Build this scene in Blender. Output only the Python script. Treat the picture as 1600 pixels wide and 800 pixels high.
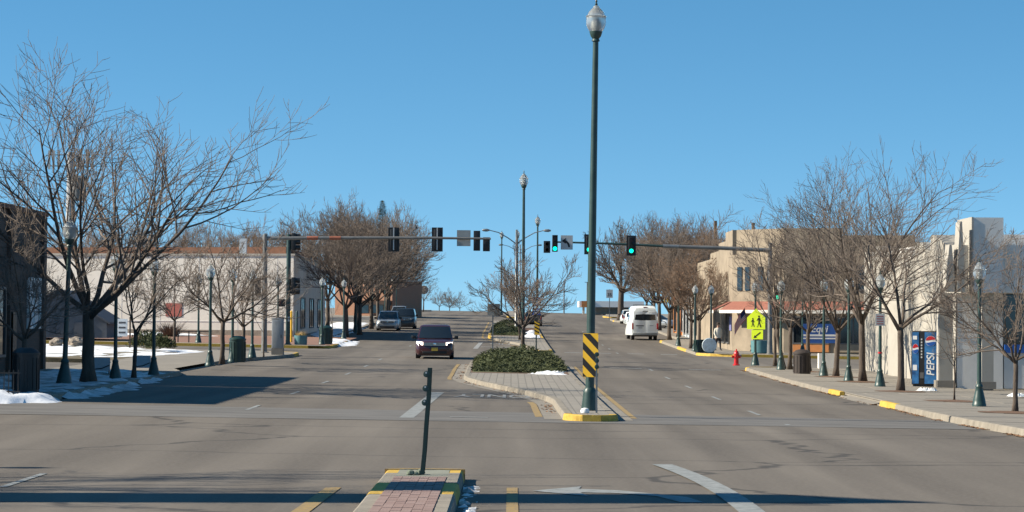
import bpy, bmesh, math, random
from mathutils import Vector, Matrix, noise
PI = math.pi
R = math.radians
S = bpy.context.scene
COL = S.collection
for o in list(bpy.data.objects): bpy.data.objects.remove(o)

# ------------------------------------------------------------------ camera
W0, H0, FPX = 1600.0, 800.0, 3900.0          # photograph size, focal length in its pixels
CAM = Vector((0, 0, 2.33))
PITCH, ROLL = math.atan(100 / FPX), R(0.40)
cam = bpy.data.cameras.new('camera'); cam.sensor_width = 36; cam.lens = 36 * FPX / W0
cam.clip_start = 0.1; cam.clip_end = 6000
co = bpy.data.objects.new('camera', cam); COL.objects.link(co)
CROT = Matrix.Rotation(PI / 2 + PITCH, 3, 'X') @ Matrix.Rotation(ROLL, 3, 'Z')
co.matrix_world = Matrix.Translation(CAM) @ CROT.to_4x4()
S.camera = co
# ------------------------------------------------------------------ sky and sun
SUN_EL, SUN_BACK = R(33), R(4.0)
world = bpy.data.worlds.new('World'); S.world = world; world.use_nodes = True
nt = world.node_tree; nt.nodes.clear()
sky = nt.nodes.new('ShaderNodeTexSky'); sky.sky_type = 'NISHITA'; sky.sun_disc = False
sky.sun_elevation = SUN_EL; sky.sun_rotation = R(-90) - SUN_BACK
sky.altitude = 1200; sky.air_density = 1.0; sky.dust_density = 0.0; sky.ozone_density = 2.0
hs = nt.nodes.new('ShaderNodeHueSaturation'); hs.inputs['Saturation'].default_value = 1.27; hs.inputs['Hue'].default_value = 0.487
bg = nt.nodes.new('ShaderNodeBackground'); bg.inputs[1].default_value = 0.084
wo = nt.nodes.new('ShaderNodeOutputWorld')
tcw = nt.nodes.new('ShaderNodeTexCoord'); sxw = nt.nodes.new('ShaderNodeSeparateXYZ'); cxw = nt.nodes.new('ShaderNodeCombineXYZ')
mzw = nt.nodes.new('ShaderNodeMath'); mzw.operation = 'MULTIPLY_ADD'; mzw.inputs[1].default_value = 1.45; mzw.inputs[2].default_value = 0.11
nrw = nt.nodes.new('ShaderNodeVectorMath'); nrw.operation = 'NORMALIZE'
nt.links.new(tcw.outputs['Generated'], sxw.inputs[0]); nt.links.new(sxw.outputs[0], cxw.inputs[0]); nt.links.new(sxw.outputs[1], cxw.inputs[1])
nt.links.new(sxw.outputs[2], mzw.inputs[0]); nt.links.new(mzw.outputs[0], cxw.inputs[2]); nt.links.new(cxw.outputs[0], nrw.inputs[0]); nt.links.new(nrw.outputs[0], sky.inputs[0])   # clear dry high plains air: no pale belt at the horizon
nt.links.new(sky.outputs[0], hs.inputs['Color']); nt.links.new(hs.outputs[0], bg.inputs[0]); nt.links.new(bg.outputs[0], wo.inputs[0])
sl = bpy.data.lights.new('sun', 'SUN'); sl.energy = 5.0; sl.angle = R(0.53); sl.color = (1.0, 0.90, 0.74)
so = bpy.data.objects.new('sun', sl); COL.objects.link(so)
sd = Vector((math.cos(SUN_EL) * math.cos(SUN_BACK), math.cos(SUN_EL) * math.sin(SUN_BACK), -math.sin(SUN_EL)))
so.rotation_euler = sd.to_track_quat('-Z', 'Y').to_euler(); so.location = (-60, 0, 60)
S.view_settings.view_transform = 'Standard'; S.view_settings.look = 'None'
S.view_settings.exposure = 0.93; S.view_settings.gamma = 1.0; S.view_settings.use_curve_mapping = False
S.render.engine = 'CYCLES'; S.render.resolution_x = 1024; S.render.resolution_y = 512
S.cycles.max_bounces = 6; S.cycles.transparent_max_bounces = 16

# ------------------------------------------------------------------ the lie of the land
KN = [(-400, 0), (0, 0), (70, 0.0), (100, 0.06), (132, 0.30), (150, 0.43), (175, 0.68), (200, 1.0), (225, 1.40), (250, 1.86),
      (280, 2.40), (310, 2.90), (340, 3.30), (370, 3.52), (400, 3.55), (440, 3.3), (500, 2.2), (600, -0.5), (900, -10), (1600, -25), (4000, -60)]
def _slopes():
    n = len(KN); d = [(KN[i+1][1]-KN[i][1])/(KN[i+1][0]-KN[i][0]) for i in range(n-1)]
    m = [d[0]] + [0 if d[i-1]*d[i] < 0 else (d[i-1]+d[i])/2 for i in range(1, n-1)] + [d[-1]]
    return m
KM = _slopes()
def prof(y):
    if y <= KN[0][0]: return KN[0][1]
    for i in range(len(KN)-1):
        if y <= KN[i+1][0]:
            h = KN[i+1][0]-KN[i][0]; t = (y-KN[i][0])/h
            a, b = KN[i][1], KN[i+1][1]
            return ((2*t**3-3*t*t+1)*a + (t**3-2*t*t+t)*h*KM[i] + (-2*t**3+3*t*t)*b + (t**3-t*t)*h*KM[i+1])
    return KN[-1][1]
def sst(a, b, x):
    t = max(0, min(1, (x-a)/(b-a))); return t*t*(3-2*t)
def cslope(y): return -0.013*sst(42, 66, y)
def gz(x, y): return prof(y) + cslope(y)*max(-30, min(30, x))
def ray(px, py): return (CROT @ Vector(((px-W0/2)/FPX, (H0/2-py)/FPX, -1))).normalized()
def P(px, py, Y):
    d = ray(px, py); return CAM + d*(Y/d.y)
def G(px, py, dz=0.15):
    d = ray(px, py); t = 20.0; prev = t
    while t < 500:
        p = CAM + d*t
        if p.z <= gz(p.x, p.y)+dz:
            a, b = prev, t
            for _ in range(30):
                m = (a+b)/2; q = CAM+d*m
                if q.z <= gz(q.x, q.y)+dz: b = m
                else: a = m
            return CAM + d*b
        prev = t; t += 0.5
    return CAM + d*300
def on(px, Y, dz=0.15):
    """point on the ground (plus dz) at depth Y in the column px (column read near the road line)"""
    p = P(px, 520, Y); return Vector((p.x, Y, gz(p.x, Y)+dz))

# ------------------------------------------------------------------ materials
MATS = {}
def mat(name, col, rough=0.7, metal=0.0, var=0.12, nscale=4.0, bump=0.0, bscale=30.0, emit=None, estr=0, trans=0, coat=0, col2=None, stretch=None, spec=0.5):
    if name in MATS: return MATS[name]
    m = bpy.data.materials.new(name); m.use_nodes = True; n = m.node_tree.nodes; l = m.node_tree.links
    b = n['Principled BSDF']; b.inputs['Roughness'].default_value = rough; b.inputs['Metallic'].default_value = metal
    b.inputs['Specular IOR Level'].default_value = spec
    tc = n.new('ShaderNodeTexCoord'); mp = n.new('ShaderNodeMapping'); l.new(tc.outputs['Object'], mp.inputs[0])
    if stretch: mp.inputs['Scale'].default_value = stretch
    nz = n.new('ShaderNodeTexNoise'); nz.inputs['Scale'].default_value = nscale; nz.inputs['Detail'].default_value = 6
    nz.inputs['Roughness'].default_value = 0.65
    l.new(mp.outputs[0], nz.inputs['Vector'])
    mr = n.new('ShaderNodeMapRange'); mr.inputs[1].default_value = 0.3; mr.inputs[2].default_value = 0.7
    l.new(nz.outputs[0], mr.inputs[0])
    mx = n.new('ShaderNodeMix'); mx.data_type = 'RGBA'; l.new(mr.outputs[0], mx.inputs[0])
    c = Vector(col)
    mx.inputs[6].default_value = (*(c*(1-var)), 1); mx.inputs[7].default_value = (*(Vector(col2) if col2 else c*(1+var)), 1)
    l.new(mx.outputs[2], b.inputs['Base Color'])
    if bump:
        n2 = n.new('ShaderNodeTexNoise'); n2.inputs['Scale'].default_value = bscale; n2.inputs['Detail'].default_value = 4
        l.new(mp.outputs[0], n2.inputs['Vector'])
        bp = n.new('ShaderNodeBump'); bp.inputs['Strength'].default_value = bump; bp.inputs['Distance'].default_value = 0.02
        l.new(n2.outputs[0], bp.inputs['Height']); l.new(bp.outputs[0], b.inputs['Normal'])
    if emit: b.inputs['Emission Color'].default_value = (*emit, 1); b.inputs['Emission Strength'].default_value = estr
    if trans: b.inputs['Transmission Weight'].default_value = trans
    if coat: b.inputs['Coat Weight'].default_value = coat; b.inputs['Coat Roughness'].default_value = 0.05
    MATS[name] = m; return m
def nodes_of(m): return m.node_tree.nodes, m.node_tree.links, m.node_tree.nodes['Principled BSDF']

def asphalt_mat(name, c0, c1):
    m = bpy.data.materials.new(name); m.use_nodes = True; n, l, b = nodes_of(m); b.inputs['Roughness'].default_value = 0.85
    b.inputs['Specular IOR Level'].default_value = 0.3
    tc = n.new('ShaderNodeTexCoord')
    def nz(scale, st, det=6, lo=.35, hi=.65):
        mp = n.new('ShaderNodeMapping'); mp.inputs['Scale'].default_value = st; l.new(tc.outputs['Object'], mp.inputs[0])
        t = n.new('ShaderNodeTexNoise'); t.inputs['Scale'].default_value = scale; t.inputs['Detail'].default_value = det
        l.new(mp.outputs[0], t.inputs[0]); r = n.new('ShaderNodeMapRange'); r.inputs[1].default_value = lo; r.inputs[2].default_value = hi
        l.new(t.outputs[0], r.inputs[0]); return r.outputs[0]
    def mix(f, a, bb, k=1.0):
        x = n.new('ShaderNodeMix'); x.data_type = 'RGBA'
        if k != 1.0:
            mm = n.new('ShaderNodeMath'); mm.operation = 'MULTIPLY'; mm.inputs[1].default_value = k; l.new(f, mm.inputs[0]); f = mm.outputs[0]
        l.new(f, x.inputs[0])
        for i, v in ((6, a), (7, bb)):
            if isinstance(v, tuple): x.inputs[i].default_value = (*v, 1)
            else: l.new(v, x.inputs[i])
        return x.outputs[2]
    c = mix(nz(1.0, (0.75, 0.03, 1)), c0, c1)                                  # worn wheel tracks along the road
    c = mix(nz(0.12, (1, 0.5, 1)), c, tuple(v*0.8 for v in c0), 0.5)           # large patches
    c = mix(nz(14, (1, 1, 1), 8, .4, .8), c, tuple(v*1.35 for v in c1), 0.35)    # aggregate
    # sealed cracks running across
    vo = n.new('ShaderNodeTexVoronoi'); vo.feature = 'DISTANCE_TO_EDGE'; vo.inputs['Scale'].default_value = 0.16
    mp = n.new('ShaderNodeMapping'); mp.inputs['Scale'].default_value = (0.45, 1, 1); l.new(tc.outputs['Object'], mp.inputs[0])
    wv = n.new('ShaderNodeTexNoise'); wv.inputs['Scale'].default_value = 0.8; wv.inputs['Detail'].default_value = 5
    l.new(mp.outputs[0], wv.inputs[0])
    ad = n.new('ShaderNodeMix'); ad.data_type = 'RGBA'; ad.blend_type = 'LINEAR_LIGHT'; ad.inputs[0].default_value = 0.5
    l.new(mp.outputs[0], ad.inputs[6]); l.new(wv.outputs[1], ad.inputs[7]); l.new(ad.outputs[2], vo.inputs[0])
    ck = n.new('ShaderNodeMapRange'); ck.inputs[1].default_value = 0.004; ck.inputs[2].default_value = 0.010; ck.inputs[3].default_value = 1; ck.inputs[4].default_value = 0
    l.new(vo.outputs[0], ck.inputs[0])
    c = mix(ck.outputs[0], c, (0.018, 0.018, 0.02), 0.6)
    l.new(c, b.inputs['Base Color'])
    bt = n.new('ShaderNodeTexNoise'); bt.inputs['Scale'].default_value = 45; bt.inputs['Detail'].default_value = 4
    l.new(tc.outputs['Object'], bt.inputs[0]); bp = n.new('ShaderNodeBump'); bp.inputs['Strength'].default_value = 0.35; bp.inputs['Distance'].default_value = 0.01
    l.new(bt.outputs[0], bp.inputs['Height']); l.new(bp.outputs[0], b.inputs['Normal'])
    MATS[name] = m; return m

def brick_mat(name, c1, c2, mortar, scale=1.0, rot=(0, 0, 0), bw=0.22, bh=0.075, ms=0.012, flat=False):
    m = bpy.data.materials.new(name); m.use_nodes = True; n, l, b = nodes_of(m); b.inputs['Roughness'].default_value = 0.9
    tc = n.new('ShaderNodeTexCoord'); sx = n.new('ShaderNodeSeparateXYZ'); l.new(tc.outputs['Object'], sx.inputs[0])
    ad = n.new('ShaderNodeMath'); ad.operation = 'ADD'; l.new(sx.outputs[0], ad.inputs[0]); l.new(sx.outputs[1], ad.inputs[1])
    cx = n.new('ShaderNodeCombineXYZ'); l.new(sx.outputs[1] if flat else ad.outputs[0], cx.inputs[0]); l.new(sx.outputs[0] if flat else sx.outputs[2], cx.inputs[1])
    bt = n.new('ShaderNodeTexBrick'); bt.inputs['Scale'].default_value = scale; bt.inputs['Brick Width'].default_value = bw; bt.inputs['Row Height'].default_value = bh
    bt.inputs['Mortar Size'].default_value = ms; bt.inputs['Color1'].default_value = (*c1, 1); bt.inputs['Color2'].default_value = (*c2, 1); bt.inputs['Mortar'].default_value = (*mortar, 1)
    l.new(cx.outputs[0], bt.inputs[0]); l.new(bt.outputs[0], b.inputs['Base Color'])
    bp = n.new('ShaderNodeBump'); bp.inputs['Strength'].default_value = 0.5; bp.inputs['Distance'].default_value = 0.01; bp.invert = True
    l.new(bt.outputs[1], bp.inputs['Height']); l.new(bp.outputs[0], b.inputs['Normal'])
    MATS[name] = m; return m

M_ASPH = asphalt_mat('asphalt', (0.100, 0.087, 0.073), (0.168, 0.148, 0.124))
M_ASPH2 = asphalt_mat('asphalt_side', (0.120, 0.106, 0.091), (0.165, 0.148, 0.126))
M_CONC = mat('concrete', (0.21, 0.19, 0.16), 0.9, var=0.18, nscale=1.2, bump=0.3, bscale=40)
M_GUT = mat('concrete_pan', (0.122, 0.116, 0.108), 0.85, var=0.28, nscale=0.9, bump=0.2, bscale=40, stretch=(0.4, 1.5, 1))
M_CURB = mat('curb_concrete', (0.225, 0.20, 0.162), 0.9, var=0.25, nscale=2.5, bump=0.4, bscale=25)
M_YEL = mat('yellow_paint', (0.52, 0.32, 0.035), 0.75, var=0.22, nscale=6, bump=0.2, col2=(0.60, 0.40, 0.07))
M_YELW = mat('worn_yellow_paint', (0.40, 0.255, 0.06), 0.85, var=0.1, nscale=9, col2=(0.16, 0.135, 0.10))
M_WPAINT = mat('road_paint', (0.185, 0.20, 0.20), 0.85, var=0.25, nscale=5, col2=(0.285, 0.30, 0.30))
M_WFAINT = mat('faint_road_paint', (0.17, 0.17, 0.165), 0.85, var=0.15, nscale=9, col2=(0.33, 0.34, 0.34))
M_GRASS = mat('dry_ground', (0.13, 0.105, 0.06), 0.95, var=0.3, nscale=1.5, bump=0.6, bscale=12)
M_DIRT = mat('mulch', (0.13, 0.075, 0.045), 0.95, var=0.3, nscale=14, bump=0.8, bscale=40)
M_SNOW = mat('snow', (0.80, 0.82, 0.85), 0.6, var=0.06, nscale=3, bump=0.5, bscale=9)
M_DSNOW = mat('shade_dimmed_snow', (0.46, 0.45, 0.43), 0.7, var=0.35, nscale=2.2, bump=0.6, bscale=9, col2=(0.78, 0.79, 0.82))  # mottled snow, its colour dimmed to stand in for shade
M_PINK = mat('pink_paver', (0.235, 0.160, 0.140), 0.9, var=0.16, nscale=3, bump=0.3, bscale=30)
M_STAMP = brick_mat('stamped_concrete', (0.25, 0.23, 0.195), (0.215, 0.195, 0.17), (0.15, 0.138, 0.118), 1.0, bw=0.8, bh=0.26, ms=0.016, flat=True)
M_GREEN = mat('lamp_green', (0.020, 0.052, 0.048), 0.42, var=0.2, nscale=3, col2=(0.036, 0.072, 0.066))
M_DGREEN = mat('dark_green', (0.012, 0.035, 0.030), 0.4, var=0.2)
M_GALV = mat('galvanised', (0.24, 0.25, 0.25), 0.45, metal=0.6, var=0.15, nscale=5)
M_STEELG = mat('weathered_steel', (0.17, 0.17, 0.165), 0.5, metal=0.3, var=0.25, nscale=2)
M_RUST = mat('primer_patch', (0.28, 0.09, 0.05), 0.6, var=0.2)
M_BLACK = mat('black_housing', (0.012, 0.012, 0.013), 0.45, var=0.2)
M_RUBBER = mat('rubber', (0.014, 0.014, 0.015), 0.85, var=0.2)
M_BARK = mat('bark', (0.085, 0.066, 0.052), 0.95, var=0.35, nscale=9, bump=0.9, bscale=22, stretch=(1, 1, 0.25))
M_TWIG = mat('twig', (0.140, 0.112, 0.092), 0.9, var=0.3, nscale=1.2)
M_TWIGR = mat('reddish_twig', (0.165, 0.115, 0.082), 0.9, var=0.3, nscale=1.2)
M_LEAF = mat('dead_leaf', (0.20, 0.105, 0.05), 0.85, var=0.35, nscale=3)
M_JUN = mat('juniper', (0.038, 0.062, 0.018), 0.8, var=0.45, nscale=1.2, col2=(0.085, 0.098, 0.032))
M_GLOBE = mat('lamp_glass', (0.70, 0.73, 0.72), 0.30, var=0.06, trans=0.8)
M_CORE = mat('lamp_reflector', (0.55, 0.56, 0.55), 0.4, var=0.05)
M_WALLW = mat('stucco_sun_tone', (0.345, 0.325, 0.285), 0.85, var=0.10, nscale=0.9, bump=0.15, bscale=30)  # stucco colour darkened for faces in full sun
M_WALLB = mat('beige_block_wall', (0.66, 0.62, 0.55), 0.9, var=0.10, nscale=0.6, bump=0.2, bscale=12)
M_WALLG = mat('stucco_shade_tone', (0.68, 0.665, 0.63), 0.9, var=0.10, nscale=1.0, bump=0.15)  # same stucco lightened in colour for faces out of the sun
M_TAN = mat('tan_stucco', (0.265, 0.218, 0.160), 0.9, var=0.28, nscale=0.9, bump=0.2)
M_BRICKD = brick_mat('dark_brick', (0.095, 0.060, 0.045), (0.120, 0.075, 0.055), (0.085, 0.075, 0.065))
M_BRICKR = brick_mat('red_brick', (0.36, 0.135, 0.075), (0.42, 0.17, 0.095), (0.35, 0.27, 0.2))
M_ROOFB = mat('brown_roof', (0.19, 0.09, 0.055), 0.9, var=0.2)
M_AWN = mat('awning', (0.25, 0.095, 0.065), 0.85, var=0.15)
M_GLASS = mat('window_glass', (0.012, 0.016, 0.02), 0.06, var=0.1, spec=0.8)
M_FRAME = mat('window_frame', (0.09, 0.09, 0.09), 0.5, var=0.1)
M_WHITE = mat('white_paint', (0.74, 0.75, 0.74), 0.5, var=0.04)
M_SIGNW = mat('sign_white', (0.50, 0.51, 0.50), 0.5, var=0.06)
M_SIGNBK = mat('sign_back', (0.34, 0.34, 0.32), 0.5, metal=0.4, var=0.12, nscale=3)
M_SIGNK = mat('sign_black', (0.012, 0.012, 0.012), 0.6, var=0.05)
M_HIYEL = mat('fluorescent_yellow', (0.78, 0.98, 0.03), 0.5, var=0.03)
M_MYEL = mat('marker_yellow', (0.90, 0.52, 0.03), 0.5, var=0.06)
M_BLUE = mat('sign_blue', (0.015, 0.09, 0.36), 0.45, var=0.06)
M_PBLUE = mat('machine_blue', (0.012, 0.055, 0.22), 0.35, var=0.5, nscale=2.5, col2=(0.05, 0.22, 0.50))
M_RED = mat('red_enamel', (0.50, 0.018, 0.022), 0.35, var=0.1)
M_GREENLENS = mat('lit_green_lens', (0.0, 0.3, 0.2), 0.3, var=0.02, emit=(0.0, 1.0, 0.55), estr=1.6)
M_REDLENS = mat('unlit_red_lens', (0.05, 0.008, 0.006), 0.3, var=0.1)
M_AMBLENS = mat('unlit_amber_lens', (0.05, 0.028, 0.005), 0.3, var=0.1)
M_HEADL = mat('lit_headlight', (0.8, 0.75, 0.7), 0.2, var=0.02, emit=(1.0, 0.86, 0.72), estr=2.6)
M_LAMPC = mat('clear_headlight', (0.55, 0.56, 0.56), 0.15, var=0.05)
M_TAIL = mat('tail_lamp', (0.30, 0.012, 0.012), 0.25, var=0.1)
M_TEAL = mat('teal_planter', (0.075, 0.19, 0.21), 0.6, var=0.15)
M_CAB = mat('grey_cabinet', (0.26, 0.275, 0.285), 0.5, metal=0.2, var=0.08)
M_CHROME = mat('chrome', (0.7, 0.7, 0.7), 0.15, metal=1.0, var=0.03)
M_PLATE = mat('yellow_plate', (0.55, 0.37, 0.05), 0.5, var=0.08)
M_ORANGE = mat('orange_wall', (0.50, 0.20, 0.065), 0.85, var=0.12)
M_PALEB = mat('pale_blue_wall', (0.36, 0.42, 0.46), 0.8, var=0.1)
M_SKIN = mat('skin', (0.42, 0.25, 0.18), 0.6, var=0.05)
M_COAT = mat('cream_jacket', (0.62, 0.58, 0.48), 0.85, var=0.1)
M_PANTS = mat('dark_trousers', (0.014, 0.014, 0.018), 0.9, var=0.2)
M_WOOD = mat('pole_wood', (0.11, 0.075, 0.05), 0.95, var=0.25, nscale=3, stretch=(1, 1, 0.1))
M_DGRASS = mat('dried_grass', (0.42, 0.28, 0.10), 0.9, var=0.25)
M_ROCK = mat('stone', (0.25, 0.21, 0.17), 0.95, var=0.3, nscale=3, bump=0.6)

# ------------------------------------------------------------------ mesh helpers
class MB:
    def __init__(s): s.v = []; s.f = []; s.m = []
    def add(s, vs, fs, mi=0):
        b = len(s.v); s.v += [tuple(v) for v in vs]; s.f += [tuple(b+i for i in f) for f in fs]; s.m += [mi]*len(fs); return s
    def box(s, c, d, rz=0, mi=0, rx=0, ry=0):
        mt = Matrix.Rotation(rz, 3, 'Z') @ Matrix.Rotation(ry, 3, 'Y') @ Matrix.Rotation(rx, 3, 'X')
        vs = [Vector(c) + mt @ Vector((x*d[0]/2, y*d[1]/2, z*d[2]/2)) for x in (-1, 1) for y in (-1, 1) for z in (-1, 1)]
        return s.add(vs, [(0,1,3,2),(4,6,7,5),(0,4,5,1),(2,3,7,6),(0,2,6,4),(1,5,7,3)], mi)
    def prism(s, pts, ax, a, b, mi=0):
        """outline of 2D points extruded along axis ax from a to b ('x': pts=(y,z); 'y': pts=(x,z); 'z': pts=(x,y))"""
        def mk(p, t): return {'x': (t, p[0], p[1]), 'y': (p[0], t, p[1]), 'z': (p[0], p[1], t)}[ax]
        n = len(pts); vs = [mk(p, a) for p in pts] + [mk(p, b) for p in pts]
        fs = [tuple(range(n)), tuple(range(2*n-1, n-1, -1))] + [(i, i+n, (i+1) % n+n, (i+1) % n) for i in range(n)]
        return s.add(vs, fs, mi)
    def lathe(s, pr, n=16, c=(0, 0, 0), mi=0, ax='z'):
        vs = []; k = len(pr)
        for i in range(n):
            a = 2*PI*i/n
            for r, z in pr:
                x, y = r*math.cos(a), r*math.sin(a)
                vs.append({'z': (c[0]+x, c[1]+y, c[2]+z), 'x': (c[0]+z, c[1]+x, c[2]+y), 'y': (c[0]+x, c[1]+z, c[2]+y)}[ax])
        fs = []
        for i in range(n):
            j = (i+1) % n
            for q in range(k-1): fs.append((i*k+q, j*k+q, j*k+q+1, i*k+q+1))
        fs.append(tuple(i*k for i in range(n))[::-1]); fs.append(tuple(i*k+k-1 for i in range(n)))
        return s.add(vs, fs, mi)
    def tube(s, pts, rad, n=6, mi=0, cap=True):
        pts = [Vector(p) for p in pts]
        if not hasattr(rad, '__len__'): rad = [rad]*len(pts)
        vs = []; t0 = (pts[1]-pts[0]).normalized()
        u = t0.orthogonal().normalized()
        for i, p in enumerate(pts):
            t = (pts[min(i+1, len(pts)-1)]-pts[max(i-1, 0)]).normalized()
            u = (u - t*u.dot(t));
            u = u.normalized() if u.length > 1e-6 else t.orthogonal().normalized()
            w = t.cross(u)
            for k in range(n):
                a = 2*PI*k/n; vs.append(p + (u*math.cos(a)+w*math.sin(a))*rad[i])
        fs = [(i*n+k, i*n+(k+1) % n, (i+1)*n+(k+1) % n, (i+1)*n+k) for i in range(len(pts)-1) for k in range(n)]
        if cap: fs += [tuple(range(n))[::-1], tuple((len(pts)-1)*n+k for k in range(n))]
        return s.add(vs, fs, mi)
    def mesh(s, name, mats, smooth=False):
        me = bpy.data.meshes.new(name); me.from_pydata(s.v, [], s.f)
        for m in (mats if isinstance(mats, (list, tuple)) else [mats]): me.materials.append(m)
        me.polygons.foreach_set('material_index', s.m)
        if smooth: me.polygons.foreach_set('use_smooth', [True]*len(s.f))
        me.update(); return me
    def build(s, name, mats, parent=None, smooth=False, loc=None, rz=0, fix=True, bevel=0):
        me = s.mesh(name, mats, False)
        if fix:
            b = bmesh.new(); b.from_mesh(me); bmesh.ops.recalc_face_normals(b, faces=b.faces[:]); b.to_mesh(me); b.free()
        if smooth:
            me.polygons.foreach_set('use_smooth', [True]*len(me.polygons))
            try: me.set_sharp_from_angle(angle=R(40))
            except Exception: pass
        o = link(name, me, parent, loc, rz)
        if bevel:
            md = o.modifiers.new('bevel', 'BEVEL'); md.width = bevel; md.segments = 3; md.limit_method = 'ANGLE'; md.angle_limit = R(25)
            me.polygons.foreach_set('use_smooth', [True]*len(me.polygons))
        return o
def link(name, me, parent=None, loc=None, rz=0):
    o = bpy.data.objects.new(name, me); COL.objects.link(o)
    if parent: o.parent = parent
    if loc is not None: o.location = loc
    if rz: o.rotation_euler = (0, 0, rz)
    return o
def tag(o, label, cat, group=None):
    o['label'] = label; o['category'] = cat
    if group: o['group'] = group
    return o
def thing(name, label, cat, loc=(0, 0, 0), rz=0, group=None):
    o = link(name, None, None, loc, rz); o.empty_display_size = 0.2; return tag(o, label, cat, group)
def kind(o, k='structure'): o['kind'] = k; return o
def copy_tree(o, parent=None):
    c = o.copy(); COL.objects.link(c)
    if parent: c.parent = parent
    for ch in list(o.children): copy_tree(ch, c)
    return c
def text_into(mb, s, size, at, ext=0.004, mi=0, frame=None, shear=0.0, width=1.0):
    """letters as geometry: frame maps local (x,y,z) to the target space"""
    cu = bpy.data.curves.new('t', 'FONT'); cu.body = s; cu.size = size; cu.extrude = ext; cu.shear = shear; cu.align_x = 'CENTER'; cu.align_y = 'CENTER'
    cu.offset = size*0.012
    o = bpy.data.objects.new('t', cu); COL.objects.link(o)
    me = bpy.data.meshes.new_from_object(o.evaluated_get(bpy.context.evaluated_depsgraph_get()))
    fr = frame or (lambda v: v)
    mb.add([Vector(at)+Vector(fr(Vector((v.co.x*width, v.co.y, v.co.z)))) for v in me.vertices], [tuple(p.vertices) for p in me.polygons], mi)
    bpy.data.objects.remove(o); bpy.data.curves.remove(cu); bpy.data.meshes.remove(me)

# ------------------------------------------------------------------ ground, road, pavements
def frange(a, b, st):
    n = max(1, int(math.ceil((b-a)/st - 1e-6))); return [a+(b-a)*i/n for i in range(n+1)]
def strip(mb, xl, xr, ys, dz=0.0, nx=1, mi=0, zf=None):
    """sheet draped over the land between xl(y) and xr(y)"""
    L = xl if callable(xl) else (lambda y: xl); Q = xr if callable(xr) else (lambda y: xr)
    vs = []
    for y in ys:
        for k in range(nx+1):
            x = L(y)+(Q(y)-L(y))*k/nx
            vs.append((x, y, gz(x, y)+dz+(zf(x, y) if zf else 0)))
    w = nx+1
    mb.add(vs, [(i*w+k, i*w+k+1, (i+1)*w+k+1, (i+1)*w+k) for i in range(len(ys)-1) for k in range(nx)], mi); return mb
gx = [-2500, -700, -250, -90, -45, -30, -18, -13, 0, 13, 18, 30, 45, 90, 250, 700, 2500]
gy = [-300, -60, -20] + frange(0, 440, 5) + frange(450, 600, 15)[0:] + [700, 900, 1200, 1600, 2400, 4000]
mb = MB(); w = len(gx)
mb.add([(x, y, gz(x, y)-0.06) for y in gy for x in gx], [(i*w+k, i*w+k+1, (i+1)*w+k+1, (i+1)*w+k) for i in range(len(gy)-1) for k in range(w-1)])
kind(mb.build('ground', M_GRASS, fix=False))
mb = MB(); strip(mb, -13.6, 13.6, frange(-60, 600, 4), 0, 4)
road = kind(mb.build('road', M_ASPH, fix=False))
mb = MB()
for (a, b) in ((39, 60), (120, 147.5)):
    strip(mb, -140, -13.6, frange(a, b, 3), 0, 12); strip(mb, 13.6, 140, frange(a, b, 3), 0, 12)
strip(mb, -32, -13.6, frange(95, 107.5, 3), 0.02, 4)
kind(mb.build('side_street', M_ASPH2, fix=False))
mb = MB(); strip(mb, -13.5, 13.5, frange(57.2, 63.2, 1.5), 0.004, 4)
kind(mb.build('concrete_gutter_pan', M_GUT, fix=False))

def rcorner(x0, y0, y1, r, sgn):
    """kerb line at x0 between y0 and y1, rounded at both ends; sgn=+1 right side of the road, -1 left"""
    def f(y):
        b = x0(y) if callable(x0) else x0
        for e in (y-y0, y1-y):
            if e < r: b += sgn*(r-math.sqrt(max(0, r*r-(r-e)**2)))
        return b
    return f
def lerp_pts(pts):
    def f(y):
        if y <= pts[0][0]: return pts[0][1]
        for (a, x), (b, q) in zip(pts, pts[1:]):
            if y <= b: return x+(q-x)*sst(a, b, y)
        return pts[-1][1]
    return f
LK1 = rcorner(lerp_pts([(60, -11.9), (92, -12.2), (97, -12.9), (110, -12.8), (127, -10.9)]), 63, 131, 2.5, -1)
LK2 = rcorner(lerp_pts([(148, -10.7), (166, -10.8), (174, -13.0), (330, -13.0), (338, -11)]), 147.5, 346, 2.5, -1)
RK1 = rcorner(10.9, 47, 119.5, 3.0, 1)
RK2 = rcorner(lerp_pts([(148, 11.1), (189, 11.2), (197, 13.3), (268, 13.3), (277, 11.3)]), 147.5, 292, 2.5, 1)
RK3 = rcorner(lerp_pts([(310, 11.3), (330, 12.5)]), 304, 450, 2.5, 1)
LK0 = rcorner(-12.2, -60, 38, 3, -1); RK0 = rcorner(11.5, -60, 38, 3, 1)
def curb_piece(mb, f, a, b, sgn, h=0.155, wd=0.18, mi=0, n=4, pw_=1):
    ys = [a+(b-a)*(i/n)**pw_ for i in range(n+1)]; pr = []
    for y in ys:
        x = f(y); z = gz(x, y)
        pr.append([(x, y, z-0.05), (x+sgn*0.03, y, z+h-0.02), (x+sgn*0.06, y, z+h), (x+sgn*wd, y, z+h), (x+sgn*wd, y, z-0.05)])
    vs = [p for q in pr for p in q]; k = 5
    fs = [(i*k+j, (i+1)*k+j, (i+1)*k+j+1, i*k+j+1) for i in range(n) for j in range(4)] + [(0, 1, 2, 3, 4), tuple(n*k+j for j in (4, 3, 2, 1, 0))]
    mb.add(vs, fs, mi)
def dips(y, gaps):
    return any(a <= y <= b for a, b in gaps)
random.seed(5)
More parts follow.
